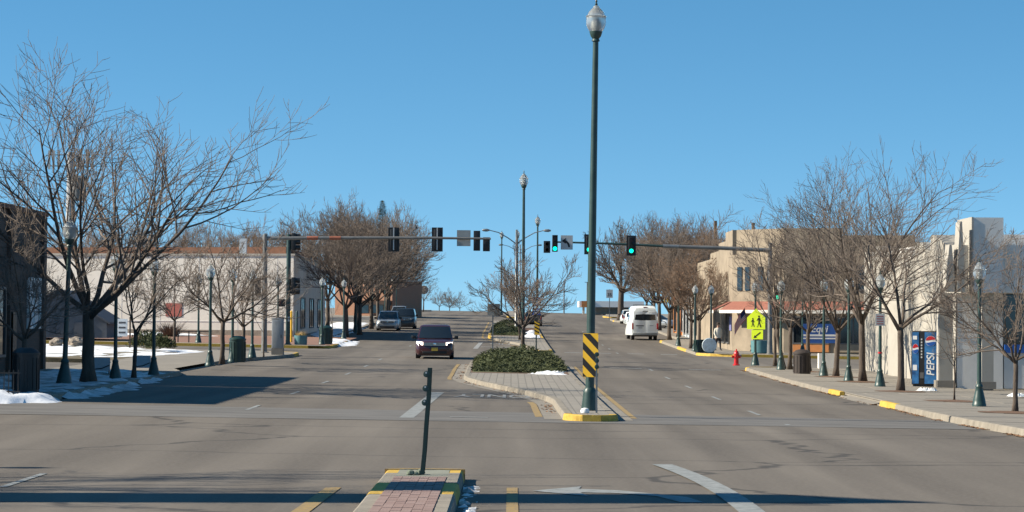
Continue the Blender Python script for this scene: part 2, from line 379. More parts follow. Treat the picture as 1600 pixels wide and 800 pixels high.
def pavement(name, f, sgn, y0, y1, xo, slabs=None, gaps=(), yellow=(), seg=3.0):
    mb = MB(); ys = frange(y0+0.02, y1-0.02, 2.0) if y1-y0 < 150 else frange(y0+.02, y1-.02, 3.0)
    ys = sorted(set(ys+[y0+.15, y0+.4, y0+.8, y0+1.4, y1-.15, y1-.4, y1-.8, y1-1.4]))
    hi = 0.128 if slabs else 0.15
    a = (lambda y: f(y)+sgn*0.17)
    if sgn > 0: strip(mb, a, xo, ys, hi, 4)
    else: strip(mb, xo, a, ys, hi, 4)
    for yy in (ys[0], ys[-1]):
        xa, xb = a(yy), xo
        mb.add([(xa, yy, gz(xa, yy)-.05), (xb, yy, gz(xb, yy)-.05), (xb, yy, gz(xb, yy)+hi), (xa, yy, gz(xa, yy)+hi)], [(0, 1, 2, 3)])
    sw = kind(mb.build(name, M_CONC, fix=False))
    y = y0+0.02
    while y < y1-0.1:
        e = min(y+seg, y1-0.02)
        if y < 140 or y > 147:
            c = MB(); mid = (y+e)/2
            curb_piece(c, f, y+0.006, e-0.006, sgn, 0.03 if dips(mid, gaps) else 0.155+random.uniform(-.004, .004), 0.18)
            c.build('curb_stone', M_YEL if dips(mid, yellow) else M_CURB, sw)
        y = e
    if slabs:
        sx, sy, ya, yb, x_in, x_out, skip = slabs
        me = MB().box((0, 0, -0.05), (sx-0.014, sy-0.014, 0.1)).mesh('slab', M_CONC)
        n = int((yb-ya)/sy); m = int(round((x_out-x_in)/sx))
        for i in range(n):
            for j in range(m):
                cx, cy = x_in+(j+.5)*sx, ya+(i+.5)*sy
                if any(p <= cy <= q for p, q in skip) and j < 1: continue
                dzz = random.uniform(-.004, .004)
                o = link('slab', me, sw, (cx, cy, gz(cx, cy)+0.152+dzz))
                o.rotation_euler = (math.atan((gz(cx, cy+1)-gz(cx, cy-1))/2), -math.atan(cslope(cy)), 0)
    return sw
pavement('right_pavement', RK1, 1, 47, 119.5, 26, (1.75, 1.75, 53, 118, 11.09, 16.34, ()), gaps=((74.5, 82.0),), yellow=((71.5, 74.6), (82.0, 85.1), (112.6, 114.5), (116.4, 119.5)))
_rp = bpy.data.objects['right_pavement']; mb = MB()
for y0_, y1_ in ((74.7, 78.2), (78.23, 81.8)):
    mb = MB(); vs = []
    for y in (y0_, y1_):
        for x, z in ((10.7, .006), (10.95, .05), (11.55, .162)): vs.append((x, y, gz(x, y)+z))
    mb.add(vs, [(0, 1, 4, 3), (1, 2, 5, 4)]); mb.build('driveway_ramp', M_CONC, _rp, fix=False)
pavement('left_pavement', LK1, -1, 63, 131, -17.2, None, gaps=((95.5, 107.5),), yellow=((107, 109.5), (127, 131)))
pavement('far_right_pavement', RK2, 1, 147.5, 292, 40, None, yellow=((147, 152), (160, 169), (186, 194), (276, 281)))
pavement('far_left_pavement', LK2, -1, 147.5, 346, -40, None, yellow=((147, 165),))
pavement('crest_pavement', RK3, 1, 304, 450, 26, None, yellow=((304, 310),), seg=6)
pavement('near_left_pavement', LK0, -1, -60, 38, -40, None, seg=6)
pavement('near_right_pavement', RK0, 1, -60, 38, 40, None, seg=6)
# tree pits of brown mulch beside the right kerb
# ------------------------------------------------------------------ medians
def median(name, lf, rf, y0, y1, curb_y=(0, 0), round0=True, surf=M_CONC, yellow=((0, 0),), hi=0.15):
    """raised island between lf(y) and rf(y): deck, kerb stones all round"""
    mid = lambda y: (lf(y)+rf(y))/2
    def nl(y):
        e = y-y0; hw = (rf(y)-lf(y))/2
        if round0 and e < hw: return mid(y)-max(0.004, math.sqrt(max(0, hw*hw-(hw-e)**2)))
        return lf(y)
    def nr(y): return 2*mid(y)-nl(y)
    ys = sorted(set([y0, y0+.03, y0+.1, y0+.2, y0+.35, y0+.5, y0+.7, y0+1.0]+frange(y0+1.2, y1, 1.5)))
    mb = MB(); strip(mb, lambda y: nl(y)+min(.2, (nr(y)-nl(y))*.4), lambda y: nr(y)-min(.2, (nr(y)-nl(y))*.4), ys, hi-0.006, 3)
    d = kind(mb.build(name, surf, fix=False))
    for f, sgn in ((nl, 1), (nr, -1)):
        y = y0
        first = True
        while y < y1-.05:
            e = min(y+(0.9 if first else 2.2), y1); c = MB()
            curb_piece(c, f, y+(0 if first else .006), e-.006, sgn, hi+random.uniform(-.004, .006), 0.22, n=10 if first else 4, pw_=2.2 if first and round0 else 1)
            yl = any(a <= (y+e)/2 <= b for a, b in yellow)
            c.build('curb_stone', M_YEL if yl else M_CURB, d); y = e; first = False
    return d
# the near island, straight with a blunt nose
m0 = median('near_median', lambda y: -1.83, lambda y: -0.66, -40, 36.4, round0=False, surf=M_PINK, yellow=((31.2, 33.1), (34.6, 36.5)))
mb = MB(); x0, x1, ye = -1.83, -0.66, 36.4
mb.prism([(x0+.12, ye+.22), (x1-.12, ye+.22), (x1, ye+.02), (x1, ye), (x0, ye), (x0, ye+.02)], 'z', -0.05, 0.152)
mb.build('curb_stone', M_YELW, m0)
mb = MB(); strip(mb, -1.61, -0.88, frange(34.7, 36.39, .8), 0.151, 2); mb.build('mortar_pad', mat('mossy_concrete', (0.20, 0.205, 0.165), .9, var=.2, nscale=5), m0, fix=False)
pw, pl = 0.1205, 0.24
pme = MB().box((0, 0, -.04), (pw-.005, pl-.005, .08)).mesh('paver', M_PINK)
pmes = [pme] + [MB().box((0, 0, -.04), (pw-.005, pl-.005, .08)).mesh('paver', mat('pink_paver_'+k, c, .9, var=.16, nscale=3, bump=.3)) for k, c in (('pale', (.25, .175, .155)), ('dull', (.225, .150, .132)))]
for i in range(47):
    for j in range(6):
        link('paver', random.choice(pmes), m0, (-1.61+.004+(j+.5)*pw, 34.68-(i+.5)*pl, 0.154+random.uniform(-.003, .004)))
# the planted island across the junction
L1 = lerp_pts([(58, 1.22), (68, 1.16), (97, -1.85), (112, -1.95)])
m1 = median('planted_median', L1, lambda y: 2.55, 58.3, 119, surf=M_STAMP, yellow=((58, 60.0),))
L2 = lerp_pts([(148, 1.2), (158, 1.1), (196, -1.85), (214, -1.95)])
m2 = median('far_planted_median', L2, lambda y: 2.5, 148.5, 262, surf=M_STAMP, yellow=((148, 152), (190, 205)))
m3 = median('crest_median', lambda y: -.6, lambda y: .9, 288, 420, surf=M_CONC, yellow=((288, 295),))
# ------------------------------------------------------------------ paint on the road
pm = kind(link('road_markings', None))
pm.location = (0, 0, 0)
def paint(pts, m, dz=0.008, name='painted_line'):
    """closed flat outline in road coordinates, draped"""
    mb = MB(); mb.add([(x, y, gz(x, y)+dz) for x, y in pts], [tuple(range(len(pts)))]); return mb.build(name, m, pm)
def dash(x, y, ln=3.05, wd=0.11, m=M_WPAINT): paint([(x-wd/2, y), (x+wd/2, y), (x+wd/2, y+ln), (x-wd/2, y+ln)], m)
for k in range(16):
    if not (k in (6, 7)) : dash(-6.5, 61.5+12.2*k)
dash(-6.95, 34.2)
for k in range(14):
    if k not in (5, 6): dash(6.42, 64.5+12.2*k)
dash(6.45, 58.0, 0.6)
paint([(-2.62, 58.6), (-2.28, 58.6), (-2.1, 78.5), (-2.5, 78.5)], M_WPAINT)
paint([(-2.40, 156), (-2.1, 156), (-2.0, 176), (-2.3, 176)], M_WFAINT)
paint([(-1.45, 59.3), (-.55, 59.3), (-.55, 59.55), (-1.45, 59.55)], M_WFAINT, 0.012)
paint([(-2.0, 162), (1.0, 162), (1.0, 162.8), (-2.0, 162.8)], M_WFAINT)
# curved dividing line of the near turn lane
pl_, pr_ = [], []
for i in range(15):
    t = i/14; y = 25+15.6*t; xc = 2.95 - 0.50*max(0, (t-.40)/.60)**2.2; pl_.append((xc-.16, y)); pr_.append((xc+.17, y))
mb = MB(); n_ = len(pl_)
mb.add([(x, y, .008) for x, y in pl_]+[(x, y, .008) for x, y in pr_], [(i, i+n_, i+n_+1, i+1) for i in range(n_-1)]); mb.build('painted_line', M_WPAINT, pm, fix=False)
# left turn arrow of the near lane
paint([(0.30, 34.2), (1.0, 35.2), (0.95, 34.65), (1.5, 34.4), (2.35, 33.2), (2.5, 32.2), (2.2, 32.2), (1.95, 33.3), (1.45, 33.85), (0.95, 33.95), (1.05, 33.2)], M_WPAINT, name='painted_arrow')
mb = MB()
def onlyframe(v): return Vector((-v.x*.86, -v.y*4.2, 0))
text_into(mb, 'ONLY', 1.0, (0, 0, 0), 0, 0, onlyframe)
mb.v = [(x-0.55, y+76.0, gz(x-.55, y+76.0)+.010) for x, y, z in mb.v]; mb.build('painted_letters', mat('old_letter_paint', (.24, .245, .24), .85, var=.25, nscale=6), pm, fix=False)
mb2 = MB(); mb2.v = [(x+.05, y+96.6, gz(x+.05, y+96.6)+.010) for x, y, z in mb.v]; mb2.f = mb.f; mb2.m = mb.m; mb2.build('painted_letters', M_WFAINT, pm, fix=False)
mb = MB(); strip(mb, lambda y: L1(y)-.42, lambda y: L1(y)+.02, frange(59.2, 118, 1.5), .007, 1); strip(mb, 2.5, 2.9, frange(59.2, 118, 2), .007, 1); mb.build('gutter_strip', M_CONC, pm, fix=False)
# yellow edge lines
for pts in ([(-2.75, 25), (-2.52, 25), (-2.34, 34.6), (-2.55, 34.6)], [(-0.05, 24), (.10, 24), (.10, 34.8), (-.05, 34.8)]):
    paint(pts, M_YELW)
mb = MB(); strip(mb, lambda y: L1(y)-.62, lambda y: L1(y)-.44, frange(60.5, 71, 2), .008); strip(mb, lambda y: L1(y)-.62, lambda y: L1(y)-.46, frange(94, 118, 2), .008); mb.build('painted_line', M_YELW, pm, fix=False)
mb = MB(); strip(mb, 2.92, 3.06, frange(60.5, 118, 2), .008); mb.build('painted_line', M_YELW, pm, fix=False)
mb = MB(); strip(mb, lambda y: L2(y)-.5, lambda y: L2(y)-.34, frange(152, 260, 3), .008); mb.build('painted_line', M_YELW, pm, fix=False)
for X in (4.6, 8.3):     # old stop line remnants before the far junction
    paint([(X, 116.5), (X+1.5, 116.5), (X+1.5, 117.1), (X, 117.1)], M_WFAINT)
for X in (3.2, 5.0, 7.0, 9.0):
    paint([(X, 150), (X+1.0, 150), (X+1.0, 150.9), (X, 150.9)], M_WFAINT)
#--PART2--
# ------------------------------------------------------------------ bare trees
def gen_tree(seed, H, width, trunk_h, r0, n1=6, n2=8, n3=6, n4=4, up=0.35, lean=(0, 0), tip=0.007, open_=0.75, multi=1, leaves=0, depth=None, limb=(.36, .54)):
    rnd = random.Random(seed); tm, cm = [], []          # (pts, radii, sides)
    lv = []
    def perp(d):
        a = rnd.uniform(0, 2*PI); u = d.orthogonal().normalized(); w = d.cross(u); return u*math.cos(a)+w*math.sin(a)
    def grow(p, d, L, r, level, r_end):
        n = (5, 7, 6, 4, 3, 3)[level]; pts, rad = [p.copy()], [r]; q = p.copy(); dd = d.copy()
        for i in range(n):
            dd = (dd + perp(dd)*rnd.uniform(.04, .20) + Vector((0, 0, up*(.5 if level == 1 else .35)/n*1.6))).normalized()
            q = q + dd*(L/n); pts.append(q.copy()); rad.append(r+(r_end-r)*(i+1)/n)
        (tm if level <= 1 else cm).append((pts, rad, (8, 7, 5, 3, 3, 3)[level]))
        cnt = (0, n2, n3, n4, 0)[level] if level < 4 else 0
        for k in range(cnt):
            t = (k+rnd.uniform(.3, 1.0))/cnt; t = .18+.82*t if level == 1 else .12+.88*t
            t = min(t, .999); s = t*n; i = int(s); f = s-i
            a = pts[i].lerp(pts[i+1], f); rr = rad[i]+(rad[i+1]-rad[i])*f
            base = (pts[i+1]-pts[i]).normalized()
            ang = R(rnd.uniform(24, 52)); nd = (base*math.cos(ang)+perp(base)*math.sin(ang)).normalized()
            if nd.z < -.25: nd.z *= -.4; nd.normalize()
            ln = L*rnd.uniform(.42, .68)*(1.08-.45*t)
            r2 = max(tip*1.1, min(rr*.72, r*.5)); grow(a, nd, ln, r2, level+1, max(tip*.7, r2*.35))
        if leaves and level >= 3 and rnd.random() < leaves: lv.append(pts[-1])
    for s in range(multi):
        off = Vector((rnd.uniform(-.18, .18), rnd.uniform(-.18, .18), 0)) if multi > 1 else Vector((0, 0, 0))
        d0 = Vector((lean[0]+off.x*.9, lean[1]+off.y*.9, 1)).normalized()
        pts = [off.copy()]; rad = [r0*1.45]; q = off.copy(); m = 5
        for i in range(m):
            q = q + (d0+perp(d0)*.05).normalized()*(trunk_h/m); pts.append(q.copy()); rad.append(r0*(1.0-.16*(i+1)/m))
        tm.append((pts, rad, 10))
        a0 = rnd.uniform(0, 2*PI)
        for k in range(n1):
            az = a0+2*PI*k/n1+rnd.uniform(-.35, .35); el = R(90)*(1-open_*rnd.uniform(.35, 1.0)) if k else R(80)
            d = Vector((math.cos(az)*math.cos(el), math.sin(az)*math.cos(el), math.sin(el)))
            t = rnd.uniform(.86, 1.0); i = min(m-1, int(t*m)); a = pts[i].lerp(pts[i+1], t*m-i)
            r1 = r0*rnd.uniform(*limb); grow(a, d, (H-trunk_h)*rnd.uniform(.68, .9), r1, 1, r1*.22)
    allp = [p for pts, _, _ in tm+cm for p in pts]
    top = max(p.z for p in allp); xs = sorted(p.x for p in allp); ys = sorted(p.y for p in allp); k = len(xs)
    wx = xs[int(k*.995)]-xs[int(k*.005)]; wy = ys[int(k*.995)]-ys[int(k*.005)]
    sx, sy = width/wx, (depth or width)/wy
    def tr(p):
        z = p.z if p.z <= trunk_h else trunk_h+(p.z-trunk_h)*(H-trunk_h)/(top-trunk_h)
        f = sst(trunk_h*.7, trunk_h*1.3, p.z); return Vector((p.x*(1+(sx-1)*f), p.y*(1+(sy-1)*f), z))
    A, B = MB(), MB()
    for pts, rad, n in tm: A.tube([tr(p) for p in pts], rad, n)
    for pts, rad, n in cm: B.tube([tr(p) for p in pts], rad, n, cap=False)
    Lf = MB()
    for p in lv:
        p = tr(p)
        for _ in range(2):
            c = p+Vector((rnd.uniform(-.12, .12), rnd.uniform(-.12, .12), rnd.uniform(-.15, .05))); u = Vector((rnd.gauss(0, 1), rnd.gauss(0, 1), rnd.gauss(0, 1))).normalized()*rnd.uniform(.03, .055)
            w_ = u.orthogonal().normalized()*u.length*.7; Lf.add([c-u, c+w_, c+u, c-w_], [(0, 1, 2, 3)])
    return A.mesh('trunk', M_BARK, True), B.mesh('crown', M_TWIG, True), (Lf.mesh('leaves', M_LEAF) if lv else None)
TREES = {}
SEED = 29
def tree_kind(key, **kw): TREES[key] = gen_tree(**kw)
def put_tree(key, loc, label, scale=1.0, rz=0.0, group=None, name='bare_tree', sz=None, twig=None):
    a, b, c = TREES[key]; t = thing(name, label, 'tree', loc, rz, group); t.scale = (scale, scale, sz or scale)
    link('trunk', a, t); cr = link('crown', b, t)
    if twig:
        cr.material_slots[0].link = 'OBJECT'; cr.material_slots[0].material = twig
    if c: link('dead_leaves', c, t)
    return t
tree_kind('big', seed=SEED, H=11.0, width=11.4, trunk_h=2.2, r0=.20, n1=9, n2=9, n3=7, n4=4, up=.36, open_=.80, tip=.0078, limb=(.34, .52))
tree_kind('small', seed=23, H=4.9, width=3.4, trunk_h=1.55, r0=.075, n1=5, n2=7, n3=6, n4=4, up=.25, open_=.85, tip=.006)
tree_kind('mid', seed=35, H=7.4, width=6.2, trunk_h=2.2, r0=.115, n1=6, n2=8, n3=6, n4=4, up=.42, open_=.78, tip=.0062)
tree_kind('mid2', seed=47, H=8.8, width=7.6, trunk_h=2.2, r0=.125, n1=7, n2=9, n3=7, n4=4, up=.42, open_=.78, tip=.0062)
tree_kind('wide', seed=53, H=6.0, width=5.8, trunk_h=1.8, r0=.10, n1=6, n2=8, n3=7, n4=5, up=.25, open_=.85, tip=.008)
tree_kind('sapling', seed=61, H=3.6, width=1.5, trunk_h=1.2, r0=.028, n1=4, n2=4, n3=3, n4=2, up=.4, open_=.6, tip=.005)
tree_kind('far', seed=71, H=10.5, width=8.6, trunk_h=2.4, r0=.165, n1=8, n2=9, n3=8, n4=5, up=.42, open_=.68, tip=.0115)
tree_kind('far2', seed=83, H=10.5, width=8.2, trunk_h=2.2, r0=.155, n1=8, n2=9, n3=8, n4=5, up=.45, open_=.66, tip=.0115)
tree_kind('leafy', seed=97, H=7.0, width=5.6, trunk_h=2.0, r0=.125, n1=7, n2=8, n3=7, n4=6, up=.3, open_=.75, tip=.011, leaves=.16)
tree_kind('gnarled', seed=107, H=12.5, width=9.5, trunk_h=3.6, r0=.38, n1=8, n2=8, n3=7, n4=5, up=.2, open_=.9, tip=.018)
tree_kind('multi', seed=113, H=6.2, width=4.0, trunk_h=1.6, r0=.085, n1=4, n2=7, n3=6, n4=4, up=.4, open_=.6, multi=2, tip=.007)

put_tree('big', G(138, 598), 'large bare tree with thick forked trunk towering beside the brick building', 1.0, 0.6)
put_tree('wide', G(36, 606), 'dark low forked bare tree right in front of the brick building', .82, 1.0)
put_tree('small', G(209, 590), 'slender bare tree beside the grey bench nearest the snowy lawn', 1.0, 0.3)
p = G(272, 536, .3); put_tree('wide', p, 'bare tree at the lawn edge beside the red wall panel', .78, 2.0)
put_tree('wide', G(347, 569), 'spreading bare tree between two green lamps by the snowy lawn', 1.06, 0.2)
put_tree('mid', G(379, 561), 'bare tree with curved trunk behind the green litter bin', .72, 1.1)
put_tree('sapling', G(412, 558), 'thin bare sapling beside the mast arm pole and grey cabinet', 1.1, .5)
sp = put_tree('sapling', G(519, 534), 'crooked pale sapling on the far corner beside the green bin', 1.0, 1.5)
# the row along the far left pavement
ORD = ('first', 'second', 'third', 'fourth', 'fifth', 'sixth', 'seventh', 'eighth', 'ninth')
random.seed(3)
for i, (px, Y, k, s) in enumerate(((486, 213, 'far2', 1.0), (512, 208, 'far', 1.05), (541, 178, 'far', .92), (562, 188, 'far2', 1.05), (556, 200, 'far', 1.02), (580, 212, 'far2', 1.08), (590, 228, 'far', 1.0), (604, 246, 'far2', 1.1), (607, 265, 'far', 1.12))):
    q = on(px, Y); put_tree(k, q, (('bare tree rising over the beige building roof edge', 'bare tree against the shaded side wall of the beige building')[i] if i < 2 else ORD[i-2]+' bare tree of the dense left row counted uphill from the corner lamp'), s, i*1.3+.4, 'trees along the far left pavement')
put_tree('gnarled', on(632, 300), 'big bare tree overhanging the road by the red brick shop', .80, 2.0)
for i, (px, Y, s) in enumerate(((165, 240, 1.0), (232, 262, 1.05), (300, 250, 1.0), (352, 245, 1.02), (392, 255, .95), (105, 236, .9), (428, 262, .95))):
    q = on(px, Y, 0); put_tree(('far', 'far2')[i % 2], q, ORD[(5, 4, 3, 2, 1, 6, 0)[i]]+' reddish tree above the beige roof counted from the mast arm pole', s, i*2.1, 'trees behind the beige building', twig=M_TWIGR)
put_tree('small', on(661, 330, 0), 'small lone bare tree on the crest by the back of a stop sign', .95, .4)
for i, (px, Y, s) in enumerate(((686, 450, .8), (702, 465, .9), (718, 455, .7))):
    q = on(px, Y, 0); put_tree('wide', q, ('mid sized', 'tallest', 'smallest')[i]+' pale bush low on the horizon beyond the crest', s, i, 'bushes beyond the crest', name='bare_bush')
# median trees
put_tree('wide', on(816, 117), 'bare tree standing in the juniper bed of the planted median', 1.0, .9, sz=1.0)
put_tree('leafy', on(806, 218), 'brownish bare tree in the second median bed by the road sign', .82, .3, twig=M_TWIGR)
put_tree('small', on(812, 182), 'little bare tree between the two median lamps', .9, 2.3)
# right pavement
put_tree('wide', G(1586, 645), 'small bushy bare tree at the kerb past the vending machine', .72, 1.9, sz=.82)
put_tree('sapling', G(1491, 627), 'thin whip of a sapling in a mulch pit', .98, .8)
put_tree('mid', G(1407, 612), 'bare tree forking low in front of the vending machine', 1.04, 2.4)
put_tree('mid2', G(1348, 597), 'tall bare tree in a mulch pit beside the parking sign lamp', 1.10, .8)
put_tree('mid2', G(1306, 589), 'bare tree close in front of the white building far end', .92, 2.9)
put_tree('mid', G(1264, 581), 'bare tree with lopped pale limbs by the dark litter bin', .86, 4.0)
put_tree('multi', G(1233, 577), 'leaning bare tree with paired stems near the crossing sign', 1.22, .5)
put_tree('small', G(1211, 572), 'short dark tree stem beside the crossing sign lamp', 1.15, 1.2)
put_tree('leafy', on(1080, 163), 'bare tree with clinging brown leaves behind the green tub', .92, .6, twig=M_TWIGR)
put_tree('leafy', on(1093, 172), 'forked tree with brown leaves near the striped shopfront', .9, 2.2, twig=M_TWIGR)
for i, (px, Y, k, s) in enumerate(((1046, 192, 'far', .95), (1060, 205, 'far2', 1.0), (1030, 230, 'far', 1.08), (1085, 208, 'far2', 1.05), (1022, 250, 'far2', 1.05), (1105, 200, 'far', .9), (1130, 215, 'far2', 1.0))):
    q = on(px, Y); put_tree(k, q, ORD[(0, 2, 5, 3, 6, 1, 4)[i]]+' bare tree of the clump behind the white van counted uphill', s, i*1.7, 'trees behind the white van', twig=(M_TWIGR if i % 2 else None))
put_tree('gnarled', on(970, 280), 'gnarled old tree with dark thick trunk ahead of the white van', .95, .9)
for i, (px, Y) in enumerate(((1010, 300), (1050, 290), (1215, 215), (1290, 230), (1370, 240))):
    put_tree(('far', 'far2')[i % 2], on(px, Y, 0), ('bare tree on the rise beside the gnarled old tree', 'bare tree on the rise behind the yellow lettered sign', 'bare tree rising behind the tan corner building', 'bare tree rising behind the gap by the blue board', 'bare tree rising behind the white scalloped wall')[i], .9 + .05*(i % 3), i*.9, ('trees on the rise' if i < 2 else 'trees behind the right shops'), twig=M_TWIGR)
# a street tree standing left of the view, whose branches shade the near road
put_tree('mid2', (-14.6, 33.6, .15), 'bare street tree on the near left pavement', 1.0, .2)

# ------------------------------------------------------------------ lamps
def acorn(root, z, k=1.0):
    n = 20
    MB().lathe([(.055*k, 0), (.10*k, .02*k), (.075*k, .07*k), (.12*k, .13*k), (.15*k, .22*k), (.15*k, .245*k), (.09*k, .25*k)], n, (0, 0, z)).build('lamp_holder', M_GREEN, root, True)
    g = z+.24*k; pr = []
    for i in range(13):
        t = i/12; r = .145+.085*math.sin(min(1, t/.62)*PI/2) if t < .62 else .23-.012*(t-.62)
        pr.append(((r+(.004 if i % 2 else -.004))*k, .34*t*k))
    MB().lathe([(0.02*k, 0)]+pr, 24, (0, 0, g)).build('globe', M_GLOBE, root, True)
    MB().lathe([(.05*k, .04*k), (.085*k, .12*k), (.085*k, .22*k), (.03*k, .30*k)], 12, (0, 0, g)).build('reflector', M_CORE, root, True)
    c = MB().lathe([(.235*k, 0), (.24*k, .018*k), (.20*k, .05*k), (.17*k, .12*k), (.11*k, .19*k), (.075*k, .215*k), (.07*k, .25*k), (.03*k, .27*k)], 24, (0, 0, g+.342*k)).build('globe_top', M_GLOBE, root, True)
    MB().lathe([(.02*k, 0), (.035*k, .03*k), (.014*k, .07*k), (.028*k, .10*k), (.008*k, .16*k), (.002*k, .20*k)], 10, (0, 0, g+.61*k)).build('finial', M_DGREEN, c, True)
def short_lamp(name='street_lamp'):
    r = thing(name, 'x', 'street lamp'); n = 20
    MB().lathe([(.20, 0), (.20, .07), (.185, .09), (.175, .18), (.15, .28), (.118, .42), (.095, .54), (.105, .56), (.095, .60), (.066, .64)], n).build('base', M_GREEN, r, True)
    MB().lathe([(.066, .62), (.060, 1.6), (.050, 3.42)], 14).build('pole', M_GREEN, r, True)
    acorn(r, 3.4, .80); return r
LAMP = short_lamp(); used = [False]
def put_lamp(loc, label, rot=(0, 0, 0), s=1.0, group=None):
    o = copy_tree(LAMP) if used[0] else LAMP; used[0] = True
    o.location = loc; o.rotation_euler = rot; o.scale = (s, s, s); o['label'] = label
    o['group'] = group or 'short acorn street lamps'; return o
for px, py, lab in ((100, 601, 'green acorn street lamp in the shaded snow left of the large tree'), (180, 592, 'dark shaded acorn street lamp between the large tree and the slender tree'),
        (240, 586, 'sunlit green acorn street lamp standing alone before the snowy lawn'), (328, 572, 'green acorn street lamp right beside the spreading tree'),
        (363, 566, 'green acorn street lamp touching the green litter bin'), (394, 559, 'green acorn street lamp left of the mast arm pole'),
        (1530, 635, 'green acorn street lamp before the canopy column of the white building'), (1375, 604, 'green acorn street lamp carrying a small parking sign'),
        (1326, 596, 'green acorn street lamp between two tree pits by the white building'), (1287, 588, 'green acorn street lamp in front of the blue sign'),
        (1220, 578, 'green acorn street lamp among the paired tree stems'), (1180, 571, 'green acorn street lamp carrying the yellow green crossing sign')):
    o = put_lamp(G(px, py), lab)
    if px == 100: o.rotation_euler = (0, R(1.6), 0); o.scale = (1.2, 1.2, 1.2)
    if px == 1375: LP_PARK = o.location.copy()
    if px == 1180: LP_X = o.location.copy()
put_lamp(on(503, 152), 'green acorn street lamp on the far left corner beside a green bin')
put_lamp(on(310, 150), 'green acorn street lamp by the low rail before the beige building')
put_lamp(on(434, 149), 'green acorn street lamp behind the grey cabinet')
put_lamp(on(1111, 150.5), 'green acorn street lamp with a pale round disc at its foot')
put_lamp(on(1086, 155), 'green acorn street lamp left of the green tub')
put_lamp(on(1060, 171), 'green acorn street lamp by the orange shopfront')
put_lamp(on(1254, 151), 'green acorn street lamp before the tan building window')
for px, Y in ((537, 172), (556, 196), (582, 222), (601, 244), (619, 268)): put_lamp(on(px, Y), ORD[(537, 556, 582, 601, 619).index(px)]+' acorn lamp in the dense left tree row counted uphill', group='lamps in the far tree row')
def tall_lamp():
    r = thing('tall_street_lamp', 'x', 'street lamp'); n = 20
    MB().lathe([(.20, 0), (.20, .05), (.16, .42), (.155, .50), (.108, .56)], 12).build('base', M_GREEN, r, True)
    MB().lathe([(.108, .5), (.10, 3.0), (.07, 9.15)], 18).build('pole', M_GREEN, r, True)
    b = MB().box((0, -.105, .95), (.07, .02, .16)).build('hand_hole', M_BLACK, r)
    acorn(r, 9.1, 1.06); return r
TL = tall_lamp()
TL.location = G(921, 641); TL.rotation_euler = (0, R(.62), 0); TL['label'] = 'very tall green acorn lamp with striped hazard marker on the island nose'; TL['group'] = 'tall median lamps'
TLY = TL.location.y
for px, Y, lab in ((817, 139, 'tall green acorn lamp behind the juniper bed tree'), (839, 219, 'tall acorn lamp behind the blue median sign'), (808, 292, 'tall slim acorn lamp far up the median'), (783, 300, 'tall slim acorn lamp on the crest left of the median tree')):
    o = copy_tree(TL); o.location = on(px, Y); o.rotation_euler = (0, 0, 0); o['label'] = lab
# twin arm road lights up the median
def cobra(px, Y, label, h=8.6):
    b = on(px, Y); t = thing('twin_arm_road_light', label, 'street lamp', b)
    MB().lathe([(.16, 0), (.15, .3), (.11, .35), (.075, h)], 12).build('pole', M_GALV, t, True)
    for s in (-1, 1):
        a = MB().tube([(0, 0, h-1.2), (s*.7, 0, h-.7), (s*1.5, 0, h-.25), (s*2.3, 0, h-.05)], [.05, .045, .04, .035], 8).build('arm', M_GALV, t, True)
        MB().lathe([(.05, 0), (.11, .12), (.13, .4), (.06, .62)], 10, (s*2.25 if s > 0 else -2.87, 0, h-.06), 0, 'x').build('lamp_head', M_GALV, a, True)
cobra(806, 208, 'grey twin arm road light behind the median tree')
cobra(812, 330, 'small distant twin arm road light at the crest', 9)
# a lamp post left of the view whose shadow crosses the near road
put_lamp((-13.4, 38.3, .02), 'green acorn street lamp on the near left corner')

# ------------------------------------------------------------------ island furniture
p = G(920, 641); f = Vector((p.x, p.y, 0))
t = thing('hazard_marker', 'yellow and black striped hazard board strapped to the tall lamp', 'sign', (p.x+.03, p.y-.135, p.z), R(-9))
zb = (641-589)/FPX*p.y; zt = (641-521)/FPX*p.y; hw = 12.0/FPX*p.y
MB().box((0, 0, (zb+zt)/2), (hw*2, .008, zt-zb)).build('board', M_MYEL, t)
wdt = hw*2; st = .185
for k in range(-3, 8):
    a = zb-.1+k*2*st*1.03
    # stripes fall from left to right
    poly = [(-hw, a+wdt*1.05), (-hw, a+wdt*1.05+st), (hw, a+st), (hw, a)]
    def clip(poly, lim, top):
        out = []
        for (x1_, z1), (x2_, z2) in zip(poly, poly[1:]+poly[:1]):
            i1 = z1 <= lim if top else z1 >= lim; i2 = z2 <= lim if top else z2 >= lim
            if i1: out.append((x1_, z1))
            if i1 != i2: tt = (lim-z1)/(z2-z1); out.append((x1_+(x2_-x1_)*tt, lim))
        return out
    poly = clip(clip(poly, zt-.01, True), zb+.01, False) if True else poly
    if len(poly) >= 3: MB().prism(poly, 'y', -.009, -.0045).build('black_stripe', M_SIGNK, t)
for z in (zb+.1, zt-.1): MB().lathe([(.112, -.012), (.112, .012)], 16, (-.01, .125, z)).build('strap', M_GALV, t)
p = G(932, 645); t = thing('reflector_post', 'slim post with three green reflector backs before the hazard board', 'marker post', p)
MB().box((0, 0, .72), (.045, .03, 1.44)).build('post', M_GALV, t)
for i, z in enumerate((1.10, 1.25, 1.40)): MB().lathe([(.02, -.012), (.055, -.008), (.055, .008), (.02, .012)], 14, (0, -.03, z), 0, 'y').build('reflector', M_GREEN, t, True)
p = G(914, 645); MB().lathe([(.10, 0), (.11, .05), (.085, .10), (.03, .12)], 14).build('cap_stone', M_WHITE, None, True, p)
tag(bpy.data.objects['cap_stone'], 'small white domed cap at the foot of the tall lamp', 'cap')
